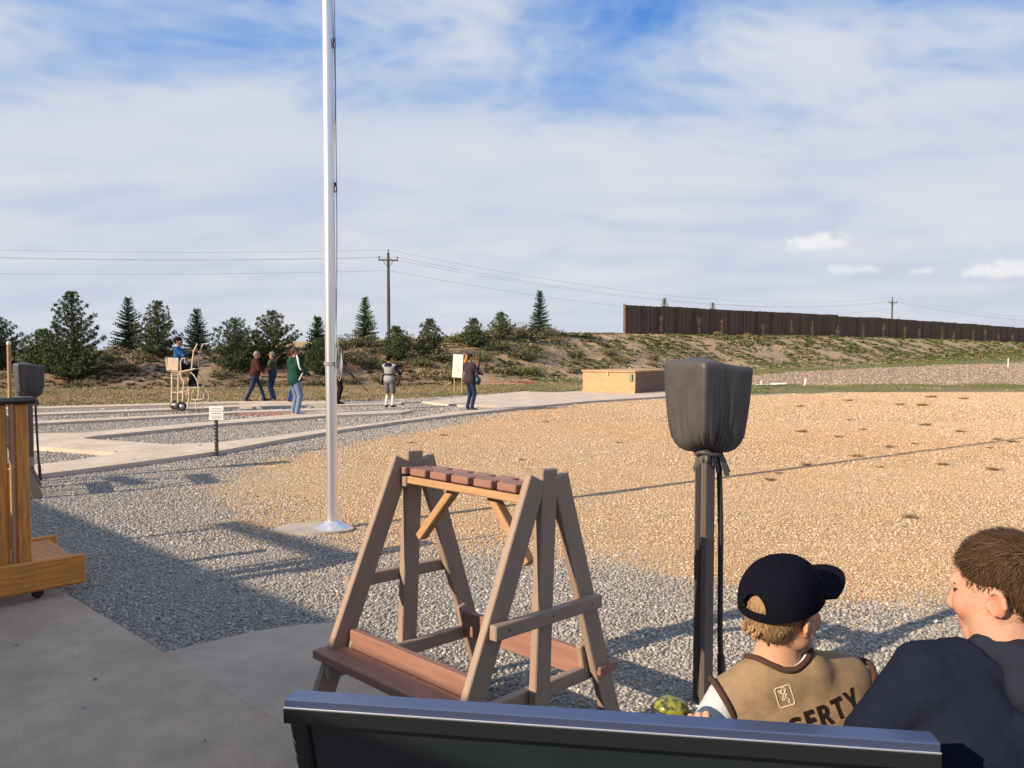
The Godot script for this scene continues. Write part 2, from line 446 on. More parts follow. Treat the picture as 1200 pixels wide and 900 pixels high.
func build_solid() -> void:   # where concrete covers the ground, in cells of 6 cm
	var ps := [poly(SLAB), poly(LANE_A), poly(LANE_B), poly(LANE_C), poly(PATIO), poly(PAD)]
	solid.resize(420 * 560)
	for j in 560:
		for i in 420:
			var q := Vector2(-16.0 + i * 0.06, -33.6 + j * 0.06)
			for p in ps:
				if Geometry2D.is_point_in_polygon(q, p):
					solid[j * 420 + i] = 1
					break
func is_solid(x: float, z: float) -> bool:
	var i := int((x + 16.0) / 0.06 + 0.5)
	var j := int((z + 33.6) / 0.06 + 0.5)
	if i < 0 or j < 0 or i >= 420 or j >= 560: return false
	return solid[j * 420 + i] == 1
func gravel_limit(x: float) -> float:
	for i in range(0, GRAVEL_EDGE.size() - 2, 2):
		if x <= GRAVEL_EDGE[i + 2]:
			var t: float = clampf((x - GRAVEL_EDGE[i]) / (GRAVEL_EDGE[i + 2] - GRAVEL_EDGE[i]), 0.0, 1.0)
			return lerpf(GRAVEL_EDGE[i + 1], GRAVEL_EDGE[i + 3], t)
	return -33.0
var gn := noise(101, 0.18, 4)
var gn2 := noise(102, 0.7, 3)
# what covers the ground: 0 grey stones, 1 tan stones, 2 short grass, 3 coarse gravel of the field, 4 earth bank, 5 land beyond
func cover(x: float, z: float) -> int:
	var d := -z
	if d < 34.5 and tan_at(x, z) > 0.0: return 1
	if x < 8.0:
		if z > gravel_limit(x) + gn2.get_noise_2d(x, z) * 0.5: return 0
	elif d < 30.0: return 0
	var b := bank(x, z)
	if b.x <= 0.0: return 5
	if b.x < lerpf(8.6, 10.0, smooth(-10.0, 2.0, x)) + gn2.get_noise_2d(x, z) * 0.8: return 4
	if x > 7.0 + gn2.get_noise_2d(x, z) * 1.5 and d > 38.5 + gn.get_noise_2d(x, z) * 1.2 and b.x > 13.5 + gn.get_noise_2d(x * 0.5, z * 0.5) * 2.0 + 0.06 * x: return 3
	return 2
func ground_color(x: float, z: float) -> Color:
	var k := cover(x, z)
	var g := gn.get_noise_2d(x, z)
	var f := gn2.get_noise_2d(x, z)
	match k:
		0: return Color(0.25, 0.228, 0.20) * (1.0 + 0.15 * f)
		1: return Color(0.50, 0.32, 0.165).lerp(Color(0.51, 0.37, 0.22), clampf(0.5 + g, 0, 1)) * (1.0 + 0.12 * f)
		2:
			var green := Color(0.20, 0.20, 0.065)
			var dry := Color(0.33, 0.235, 0.12)
			return dry.lerp(green, clampf((0.25 if x < -2.0 else 0.55 if x < 8.0 else 0.85) + g * 0.9 + f * 0.4, 0, 1))
		3: return Color(0.36, 0.27, 0.19) * (1.0 + 0.2 * f)
		4:
			var earth := Color(0.24, 0.155, 0.09).lerp(Color(0.56, 0.38, 0.21), clampf(0.10 + g * 0.8 + smooth(-9.0, 3.0, x) * 0.6, 0, 1))
			return earth.lerp(Color(0.52, 0.43, 0.32), clampf(f * 0.8 + smooth(4.0, 14.0, x) * 0.25, 0, 0.7)) * (1.0 + 0.15 * f)
	return Color(0.30, 0.24, 0.13) * (1.0 + 0.2 * g)

func steps(spans: Array) -> PackedFloat32Array:   # [from, to, step] spans joined
	var o := PackedFloat32Array()
	for s in spans:
		var n := int(round((s[1] - s[0]) / s[2]))
		for i in n: o.append(lerpf(s[0], s[1], float(i) / n))
	o.append(spans[-1][1])
	return o
func build_ground() -> void:
	build_tan_grid()
	build_solid()
	var xs := steps([[-3000.0, -300.0, 450.0], [-300.0, -90.0, 15.0], [-90.0, -40.0, 2.0], [-40.0, -14.0, 0.55], [-14.0, -6.0, 0.28], [-6.0, 8.0, 0.16], [8.0, 16.0, 0.3], [16.0, 50.0, 0.6], [50.0, 130.0, 1.6], [130.0, 300.0, 15.0], [300.0, 3000.0, 450.0]])
	var zs := steps([[-3000.0, -300.0, 450.0], [-300.0, -200.0, 12.0], [-200.0, -110.0, 2.0], [-110.0, -65.0, 0.8], [-65.0, -34.0, 0.42], [-34.0, -18.0, 0.3], [-18.0, -3.0, 0.15], [-3.0, 6.0, 0.75], [6.0, 60.0, 9.0], [60.0, 600.0, 180.0]])
	var mb := MB.new()
	var nx := xs.size()
	for z in zs:
		for x in xs:
			var y := land(x, z)
			if z > -30.0: y += hill2.get_noise_2d(x * 0.8, z * 0.8) * 0.003
			mb.vert(Vector3(x, y, z), Vector3.UP, ground_color(x, z))
	for j in zs.size():
		for i in nx:
			var a := mb.v[j * nx + mini(i + 1, nx - 1)] - mb.v[j * nx + maxi(i - 1, 0)]
			var b := mb.v[mini(j + 1, zs.size() - 1) * nx + i] - mb.v[maxi(j - 1, 0) * nx + i]
			mb.n[j * nx + i] = b.cross(a).normalized()
	for j in zs.size() - 1:
		for i in nx - 1:
			var o := j * nx + i
			mb.ix.append_array(PackedInt32Array([o, o + 1, o + nx + 1, o, o + nx + 1, o + nx]))
	structure("ground", mb, M.ground)

# ------------------------------------------------------------------ concrete
func build_paths() -> void:
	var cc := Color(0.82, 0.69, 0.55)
	for s in [["path", SLAB, 0.072], ["path_lane", LANE_A, 0.068], ["path_lane", LANE_B, 0.068], ["path_lane", LANE_C, 0.068]]:
		var mb := MB.new()
		mb.sheet(poly(s[1]), s[2], cc, 0.12)
		structure(s[0], mb, M.concrete)
	var a := MB.new()
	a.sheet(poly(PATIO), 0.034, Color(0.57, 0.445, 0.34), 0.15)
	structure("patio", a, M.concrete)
	var b := MB.new()
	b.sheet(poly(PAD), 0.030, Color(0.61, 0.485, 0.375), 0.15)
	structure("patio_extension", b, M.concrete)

# ------------------------------------------------------------------ loose stones
func stone_mesh(sd: int) -> ArrayMesh:
	var r := RandomNumberGenerator.new()
	r.seed = sd
	var t := 1.618
	var p := [Vector3(-1, t, 0), Vector3(1, t, 0), Vector3(-1, -t, 0), Vector3(1, -t, 0), Vector3(0, -1, t), Vector3(0, 1, t), Vector3(0, -1, -t), Vector3(0, 1, -t), Vector3(t, 0, -1), Vector3(t, 0, 1), Vector3(-t, 0, -1), Vector3(-t, 0, 1)]
	for i in 12: p[i] = p[i].normalized() * r.randf_range(0.72, 1.18) * Vector3(1.0, 0.68, 0.82)
	var f := [0, 11, 5, 0, 5, 1, 0, 1, 7, 0, 7, 10, 0, 10, 11, 1, 5, 9, 5, 11, 4, 11, 10, 2, 10, 7, 6, 7, 1, 8, 3, 9, 4, 3, 4, 2, 3, 2, 6, 3, 6, 8, 3, 8, 9, 4, 9, 5, 2, 4, 11, 6, 2, 10, 8, 6, 7, 9, 8, 1]
	var mb := MB.new()
	for i in range(0, 60, 3):
		var a: Vector3 = p[f[i]]
		var b: Vector3 = p[f[i + 1]]
		var c: Vector3 = p[f[i + 2]]
		var nr := (b - a).cross(c - a).normalized()
		if nr.dot(a + b + c) < 0.0: nr = -nr
		mb.tri(a, b, c, nr, W)
	return mb.mesh()
func build_stones() -> void:
	var meshes := [stone_mesh(1), stone_mesh(2), stone_mesh(3), stone_mesh(4)]
	var grey := [[], [], [], []]
	var grey_c := [[], [], [], []]
	var tanx := [[], [], [], []]
	var tan_c := [[], [], [], []]
	rng.seed = 4242
	for band in [[2.3, 6.5, 0.0215, 0.0125], [6.5, 11.0, 0.028, 0.0150], [11.0, 18.0, 0.043, 0.021], [18.0, 31.0, 0.072, 0.031]]:
		var st: float = band[2]
		var zi := int(band[0] / st)
		while zi * st < band[1]:
			var d: float = zi * st
			zi += 1
			var half := 0.70 * d + 0.9
			var m := int(2.0 * half / st)
			for i in m:
				var x := -half + (i + rng.randf()) * st
				var z := -(d + rng.randf() * st)
				var stray := is_solid(x, z)
				if stray and (d > 14.0 or rng.randf() > 0.0011): continue
				var t := tan_at(x, z)
				if t < 0.0 and x < 8.0 and z < gravel_limit(x) - 0.2: continue
				if x > 8.0 and t < 0.0 and d > 26.0: continue
				var isTan := t + rng.randfn(0.0, 0.35) > 0.0 and not stray
				var r: float = band[3] * rf(0.62, 1.3) * (0.72 if isTan else 0.95)
				var bs := Basis.from_euler(Vector3(rf(-0.5, 0.5), rf(0, TAU), rf(-0.5, 0.5))).scaled_local(Vector3(r, r, r))
				if isTan: bs = bs.scaled(Vector3(1.0, 0.82, 1.0))
				var xf := Transform3D(bs, Vector3(x, r * (rf(-0.2, 0.3) if isTan else rf(-0.25, 0.32)) + ((0.072 if d > 9.0 else 0.036) + r * 0.3 if stray else 0.0), z))
				var k := rng.randi() % 4
				var br := rf(0.74, 1.18)
				if isTan:
					var col := Color(0.55, 0.352, 0.192).lerp(Color(0.56, 0.42, 0.27), clampf(rng.randf() + gn.get_noise_2d(x * 0.6, z * 0.35) * 0.9 + 0.12 * smooth(-2.0, 4.0, x), 0, 1)) * br
					if rng.randf() < 0.06: col = Color(0.34, 0.19, 0.10)
					elif rng.randf() < 0.06: col = Color(0.72, 0.64, 0.53)
					tanx[k].append(xf); tan_c[k].append(col)
				else:
					var col2 := Color(0.345, 0.305, 0.26).lerp(Color(0.345, 0.33, 0.31), rng.randf()) * br
					if rng.randf() < 0.03: col2 = Color(0.58, 0.54, 0.48)
					elif rng.randf() < 0.07: col2 = Color(0.17, 0.155, 0.14)
					grey[k].append(xf); grey_c[k].append(col2)
	for s in [["grey_gravel", grey, grey_c, "loose grey crushed stone covering the ground round the concrete", "gravel"], ["tan_gravel", tanx, tan_c, "loose tan pebbles spread over the open field", "gravel"]]:
		var o := thing(s[0], s[3], s[4])
		o.set_meta("kind", "stuff")
		for k in 4: many("stones", meshes[k], M.stone, s[1][k], s[2][k], o)

# ------------------------------------------------------------------ vegetation
func leaf2(mb: MB, p: Vector3, d: Vector3, side: Vector3, l: float, w: float, col: Color) -> void:   # a small pointed diamond
	var nr := d.cross(side).normalized()
	if nr.y < 0.0: nr = -nr
	mb.quad(p, p + d * l * 0.45 + side * w, p + d * l, p + d * l * 0.45 - side * w, nr, col)
func rand_dir() -> Vector3:
	var z := rf(-1, 1)
	var a := rf(0, TAU)
	var r := sqrt(1.0 - z * z)
	return Vector3(r * cos(a), z, r * sin(a))
func spruce(at: Vector3, h: float, wid: float, label: String, hue: Color, sd: int, dead := 0.0) -> void:
	rng.seed = sd
	var t := thing("spruce_tree", label, "tree", at, 0.0, "conifers along the earth bank")
	var tr := MB.new()
	tr.tube([Vector3(0, -0.25, 0), Vector3(0, h * 0.5, 0), Vector3(0, h * 0.985, 0)], [0.028 * h, 0.016 * h, 0.003 * h], 7, W)
	put("trunk", tr, M.bark, t)
	var mb := MB.new()
	var y := 0.05 * h
	while y < h * 0.97:
		var f := y / h
		var len0 := wid * pow(1.0 - f, 0.85) + 0.03 * h
		var nb := int(lerpf(11.0, 5.0, f))
		var a0 := rf(0, TAU)
		for b in nb:
			var a := a0 + TAU * b / nb + rf(-0.25, 0.25)
			var L := len0 * rf(0.72, 1.12)
			var out := Vector3(cos(a), 0, sin(a))
			var base := Vector3(0, y + rf(-0.02, 0.02) * h, 0)
			var rise_a := lerpf(-0.12, 0.75, pow(f, 1.6)) + rf(-0.1, 0.1)
			var prev := base
			var segs := maxi(3, int(L / 0.11))
			for s in segs:
				var u := float(s + 1) / segs
				var p := base + out * L * u + Vector3.UP * L * (rise_a * u - 0.12 * u + 0.24 * u * u)
				var d := (p - prev).normalized()
				var sid := d.cross(Vector3.UP).normalized()
				var ww := lerpf(0.17, 0.06, u) * (0.6 + 0.5 * (1.0 - f))
				for k in 2:
					var sg := -1.0 if k == 0 else 1.0
					var dir := (d * 0.8 + sid * sg * rf(0.6, 1.1) + Vector3.UP * rf(-0.18, 0.12)).normalized()
					var col := hue * rf(0.65, 1.3)
					leaf2(mb, prev, dir, dir.cross(Vector3.UP).normalized(), ww * rf(1.0, 1.6), ww * 0.42, col)
					leaf2(mb, prev.lerp(p, 0.5), (dir + Vector3.UP * rf(-0.5, 0.5)).normalized(), Vector3.UP, ww * 1.2, ww * 0.30, hue * rf(0.65, 1.2))
				leaf2(mb, prev, (d + Vector3.UP * rf(-0.3, 0.3)).normalized(), Vector3.UP, 0.14, 0.045, hue * rf(0.7, 1.2))
				prev = p
			leaf2(mb, prev, (out + Vector3.UP * 0.3).normalized(), out.cross(Vector3.UP), 0.10, 0.02, hue * 1.25)
		y += h * lerpf(0.036, 0.027, f)
	leaf2(mb, Vector3(0, h * 0.93, 0), Vector3.UP, Vector3.RIGHT, h * 0.075, 0.015, hue)
	leaf2(mb, Vector3(0, h * 0.93, 0), Vector3.UP, Vector3.BACK, h * 0.075, 0.015, hue)
	put("crown", mb, M.needle, t)
func needle_ball(mb: MB, p: Vector3, up: Vector3, r: float, cnt: int, hue: Color) -> void:
	for k in cnt:
		var d := (rand_dir() + up * 0.65).normalized()
		var s := d.cross(rand_dir()).normalized()
		leaf2(mb, p + d * r * 0.08, d, s, r * rf(0.75, 1.2), r * 0.115, hue * rf(0.6, 1.35))
func pine(at: Vector3, h: float, wid: float, label: String, hue: Color, sd: int) -> void:
	rng.seed = sd
	var t := thing("pine_tree", label, "tree", at, 0.0, "conifers along the earth bank")
	var tr := MB.new()
	tr.tube([Vector3(0, -0.3, 0), Vector3(0.02 * h, h * 0.45, 0), Vector3(0, h * 0.95, 0.01 * h)], [0.035 * h, 0.02 * h, 0.005 * h], 7, W)
	var mb := MB.new()
	var whorls := int(6 + h * 2.0)
	for wI in whorls:
		var f := 0.03 + 0.93 * float(wI) / (whorls - 1)
		var prof := pow(sin(PI * clampf(0.30 + f * 0.68, 0.0, 1.0)), 0.8)
		var nb := int(lerpf(8.0, 3.0, f))
		var a0 := rf(0, TAU)
		for b in nb:
			var a := a0 + TAU * b / nb + rf(-0.35, 0.35)
			var L := wid * prof * rf(0.68, 1.15) * (1.0 - 0.45 * f)
			var out := Vector3(cos(a), 0, sin(a))
			var base := Vector3(0, h * f, 0)
			var lift := lerpf(0.25, 1.1, f)
			var pts := []
			for s in 5:
				var u := s / 4.0
				pts.append(base + out * L * u + Vector3.UP * L * (lift * u * 0.55 + 0.35 * u * u) * 0.8)
			tr.tube(pts, [0.008 * h, 0.003 * h], 3, W, false)
			var cl := maxi(3, int(L / 0.13))
			for s in cl:
				var u2 := 0.2 + 0.8 * float(s) / maxf(1.0, cl - 1.0)
				var i0 := mini(3, int(u2 * 4.0))
				var c: Vector3 = pts[i0].lerp(pts[i0 + 1], u2 * 4.0 - i0)
				var dir := (out * 0.6 + Vector3.UP * 0.8).normalized()
				needle_ball(mb, c + rand_dir() * 0.05, dir, rf(0.12, 0.175) * (0.8 + 0.05 * h), 26, hue)
				if s > 0:
					var sd2 := out.cross(Vector3.UP) * (1.0 if s % 2 == 0 else -1.0)
					needle_ball(mb, c + sd2 * rf(0.08, 0.2) + Vector3.UP * 0.06, (sd2 + Vector3.UP).normalized(), rf(0.11, 0.15), 20, hue)
	for s in 4: needle_ball(mb, Vector3(0, h * (0.90 + 0.03 * s), 0), Vector3.UP, 0.11, 18, hue)
	put("trunk", tr, M.bark, t)
	put("crown", mb, M.needle, t)
func shrub_mesh(sd: int, hue: Color, dry: float) -> ArrayMesh:
	rng.seed = sd
	var mb := MB.new()
	for k in 46:
		var d := (rand_dir() * Vector3(1, 0.5, 1) + Vector3.UP * 0.65).normalized()
		var L := rf(0.5, 1.0)
		var tip := d * L * Vector3(1.0, 0.8, 1.0)
		mb.tube([Vector3.ZERO, tip * 0.5 + Vector3(0, 0.06, 0), tip], [0.012, 0.004], 3, Color(0.16, 0.11, 0.07), false)
		for s in 15:
			var p := tip * rf(0.35, 1.05) + rand_dir() * 0.12
			var col := hue * rf(0.6, 1.4)
			if rng.randf() < dry: col = Color(0.33, 0.25, 0.13) * rf(0.7, 1.2)
			leaf2(mb, p, (rand_dir() + d).normalized(), rand_dir(), rf(0.08, 0.18), rf(0.02, 0.045), col)
	return mb.mesh()
func build_trees() -> void:
	var g1 := Color(0.060, 0.088, 0.030)
	var g2 := Color(0.080, 0.105, 0.034)
	var bl := Color(0.055, 0.085, 0.065)
	var gg := Color(0.070, 0.100, 0.042)
	# kind, x, z, height, half width, label, colour
	for p in [
		[0, -25.6, -38.0, 2.5, 1.6, "dark rounded pine standing left of the pine with the pale dry foot", g1],
		[0, -22.9, -37.6, 2.0, 1.25, "smaller yellowish pine leaning into the tallest pine", g2 * 1.25],
		[0, -20.8, -36.4, 4.1, 1.5, "tallest bushy dark pine on the bank, branches down to the ground", g1],
		[1, -21.4, -43.0, 3.1, 0.92, "dark green spruce on the bank crest beside the tallest pine", Color(0.042, 0.068, 0.034)],
		[0, -18.7, -40.6, 2.85, 1.15, "slender pine between the dark spruce and the bluish spruce", g2],
		[1, -18.0, -44.0, 2.5, 0.85, "bluish spruce behind the scorer's high chair", bl],
		[0, -13.9, -38.6, 2.55, 1.45, "broad two topped pine behind the brown jacket", g1],
		[0, -12.3, -39.6, 2.75, 1.5, "wide pine with a tall leader behind the camouflage jacket", g2 * 0.9],
		[1, -10.4, -41.2, 2.3, 0.80, "green spruce just left of the flagpole on the bank", gg],
		[0, -9.6, -38.8, 1.7, 1.0, "low pine behind the flagpole and its coiled rope", g1],
		[1, -8.85, -46.5, 2.95, 0.80, "tall light green spruce beside the utility pole", gg * 1.1],
		[0, -6.3, -42.0, 1.75, 0.85, "small pine at the foot of the utility pole", g2],
		[0, -4.6, -43.0, 2.0, 0.9, "open branched small pine above the white socks", g2],
		[0, -2.3, -46.0, 1.6, 0.75, "small pine on the slope behind the pale board", g2],
		[0, -0.7, -49.0, 1.6, 0.80, "squat pine with a dry foot between the board and the lone spruce", g2 * 1.2],
		[1, 1.95, -54.0, 3.1, 0.78, "lone spruce high on the bank left of the wooden fence", bl],
		[1, 17.0, -86.0, 4.6, 1.0, "pale spruce top showing above the near end of the fence", gg * 1.2],
		[1, 24.2, -93.0, 4.5, 0.9, "bluish spruce top just showing over the fence", bl]]:
		var at := Vector3(p[1], land(p[1], p[2]) - 0.03, p[2])
		if p[0] == 0: pine(at, p[3], p[4], p[5], p[6], int(absf(p[1]) * 100.0) + 3)
		else: spruce(at, p[3], p[4] * 1.18, p[5], p[6] * 1.2, int(absf(p[1]) * 100.0) + 7)
	# shrubs on the bank
	var kinds := [[shrub_mesh(201, Color(0.075, 0.085, 0.04), 0.1), "dark green bush on the slope of the earth bank"], [shrub_mesh(202, Color(0.10, 0.105, 0.05), 0.25), "grey green sage bush on the slope of the earth bank"], [shrub_mesh(203, Color(0.15, 0.125, 0.07), 0.5), "half dry brown bush on the slope of the earth bank"], [shrub_mesh(204, Color(0.085, 0.115, 0.035), 0.05), "fresh green bush on the slope of the earth bank"]]
	rng.seed = 314
	for i in 560:
		var x := rf(-34.0, 14.0)
		var z := rf(-58.0, -34.0)
		var b := bank(x, z)
		if b.x < -0.6 or b.x > 8.0: continue
		var k := 0 if rng.randf() < 0.42 else (1 if rng.randf() < 0.5 else (2 if rng.randf() < 0.45 else 3))
		if x < -12.0 and rng.randf() < 0.45: k = 2
		if x > 2.0 and rng.randf() < 0.6: continue
		if x < -11.0 and rng.randf() < 0.55: continue
		var s := rf(0.35, 0.95) * (1.25 if x > -10.0 and x < 3.0 else 1.0)
		var o := MeshInstance3D.new()
		o.mesh = kinds[k][0]; o.material_override = M.leaf
		o.name = numbered("shrub"); add_child(o)
		o.transform = Transform3D(Basis(Vector3.UP, rf(0, TAU)).scaled(Vector3(s * rf(0.9, 1.35), s * rf(0.7, 1.1), s)), Vector3(x, land(x, z) - 0.03, z))
		tag(o, kinds[k][1], "shrub", kinds[k][1])
func tuft_mesh(sd: int, blades: int, spread: float, broad: float) -> ArrayMesh:
	rng.seed = sd
	var mb := MB.new()
	for k in blades:
		var a := rf(0, TAU)
		var o := Vector3(cos(a), 0, sin(a))
		var d := (Vector3.UP + o * rf(0.1, spread)).normalized()
		leaf2(mb, o * rf(0, 0.25), d, o.cross(Vector3.UP), rf(0.6, 1.1), broad, W)
	return mb.mesh()
func build_ground_cover() -> void:
	var tuft := tuft_mesh(301, 9, 1.3, 0.06)
	var weed := tuft_mesh(302, 16, 2.2, 0.13)
	var gx := []
	var gc := []
	var wx := []
	var wc := []
	rng.seed = 777
	for i in 60000:
		var z := -rf(22.0, 60.0)
		var x := rf(0.72 * z - 2.0, -0.72 * z + 2.0)
		var k := cover(x, z)
		if k != 2 or is_solid(x, z): continue
		var lush := clampf((0.2 if x < -2.0 else 0.6 if x < 8.0 else 0.85) + gn.get_noise_2d(x, z) * 0.9 + rng.randfn(0.0, 0.15), 0, 1)
		if x > 8.0 and z > -36.0 and gn2.get_noise_2d(x * 0.35, z * 1.2) < 0.05 + (z + 36.0) * 0.04 : continue
		var s := rf(0.06, 0.14)
		gx.append(Transform3D(Basis(Vector3.UP, rf(0, TAU)).scaled(Vector3(s * 1.2, s, s * 1.2)), Vector3(x, land(x, z) - 0.01, z)))
		gc.append(Color(0.38, 0.28, 0.14).lerp(Color(0.15, 0.17, 0.06), lush) * rf(0.7, 1.25))
	# weeds: places along the crest and down its near side
	var seg_len := [0.0]
	for i in CREST.size() - 1: seg_len.append(seg_len[-1] + Vector2(CREST[i][0], CREST[i][1]).distance_to(Vector2(CREST[i + 1][0], CREST[i + 1][1])))
	for i in 80000:
		var along := lerpf(30.0, 250.0, pow(rng.randf(), 1.25))
		var si := 0
		while si < CREST.size() - 2 and along > seg_len[si + 1]: si += 1
		var ca := Vector2(CREST[si][0], CREST[si][1])
		var cb := Vector2(CREST[si + 1][0], CREST[si + 1][1])
		var cd := (cb - ca).normalized()
		var off := rf(-1.5, 14.0)
		var q: Vector2 = ca + cd * (along - float(seg_len[si])) + Vector2(-cd.y, cd.x) * off
		var x := q.x
		var z := q.y
		if z > -33.0 or absf(x) > -0.74 * z + 3.0: continue
		var left := x < -4.0
		var n := gn.get_noise_2d(x * 1.3, z * 1.3) + 0.5 * gn2.get_noise_2d(x, z)
		var dens := 0.0
		if left: dens = 0.30 + n * 0.6
		elif x < 36.0: dens = 0.36 + n * 1.3
		else: dens = 0.14 + n * 1.1 + smooth(3.0, 8.0, off) * 0.45
		if off < 1.0 and x < 9.0: dens += 0.35
		if rng.randf() > dens * 1.6: continue
		var cv := cover(x, z)
		if cv == 3 or cv == 1 or cv == 0: continue
		var s := rf(0.09, 0.24) * (1.0 + 0.35 * smooth(50.0, 100.0, -z)) * (0.45 if cv == 2 else 1.0)
		wx.append(Transform3D(Basis(Vector3.UP, rf(0, TAU)).scaled(Vector3(s * 1.25, s * 0.8, s * 1.25)), Vector3(x, land(x, z) - 0.02, z)))
		var col := Color(0.11, 0.155, 0.045)
		if left: col = Color(0.20, 0.145, 0.075) if rng.randf() < 0.55 else Color(0.085, 0.095, 0.04)
		elif rng.randf() < 0.3: col = Color(0.34, 0.27, 0.13)
		wc.append(col * rf(0.65, 1.3))
	tag(many("grass", tuft, M.leaf, gx, gc), "short yellow and green grass between the concrete lanes and the bank", "grass")
	tag(many("weeds", weed, M.leaf, wx, wc), "low green and dry weeds growing over the earth bank", "weeds")
	# coarse pale stones of the far gravel strip and the stony bank
	var sx := []
	var sc := []
	for i in 36000:
		var z := -lerpf(36.0, 112.0, pow(rng.randf(), 1.5))
		var x := rf(maxf(-3.0, 0.3 * z), -0.75 * z + 3.0)
		var k := cover(x, z)
		if k != 3 and not (k == 4 and x > -1.0 and x < 40.0 and gn.get_noise_2d(x * 1.7, z * 1.7) > 0.02): continue
		var s := rf(0.03, 0.07) * (1.0 + 0.012 * (-z - 38.0))
		sx.append(Transform3D(Basis.from_euler(Vector3(rf(-1, 1), rf(0, 6), 0)).scaled_local(Vector3(s, s, s)), Vector3(x, land(x, z) + s * 0.25, z)))
		sc.append(Color(0.30, 0.22, 0.15).lerp(Color(0.36, 0.30, 0.24), rng.randf()) * rf(0.55, 1.3))
	tag(many("field_stones", stone_mesh(9), M.stone, sx, sc), "coarse pale brown stones strewn on the far field and bank", "gravel")
	# dry clumps lying on the tan gravel
	var clump := shrub_mesh(401, Color(0.14, 0.09, 0.045), 0.5)
	for p in [[902.0, 456, 9], [938, 477, 7], [940, 507, 10], [1012, 504, 6], [1085, 499, 10], [1082, 476, 11], [1007, 536, 10], [1046, 525, 9], [985, 513, 8], [947, 546, 9], [1108, 546, 11], [1169, 552, 13], [1170, 516, 8], [1128, 507, 9], [1071, 609, 14], [998, 493, 6], [1033, 549, 7], [915, 556, 7], [1055, 475, 8], [520, 511, 6], [612, 540, 6], [726, 520, 6], [1190, 519, 10], [1075, 521, 6], [1161, 526, 6], [905, 564, 11], [640, 495, 5], [995, 470, 7], [1130, 468, 8], [1092, 466, 9], [480, 520, 6], [660, 560, 6]]:
		var d: float = 1486.65 / (p[1] - 412.0)
		var x: float = (p[0] - 600.0) / 901.0 * d
		var s: float = p[2] / 901.0 * d * 0.8
		var o := MeshInstance3D.new()
		o.mesh = clump; o.material_override = M.leaf
		o.name = numbered("dry_clump"); add_child(o)
		o.transform = Transform3D(Basis(Vector3.UP, rf(0, TAU)).scaled(Vector3(s * 1.3, s * 0.6, s)), Vector3(x, 0.005, -d))
		tag(o, "small dark clump of dry weed lying on the tan gravel", "weed", "dry clumps on the tan gravel")

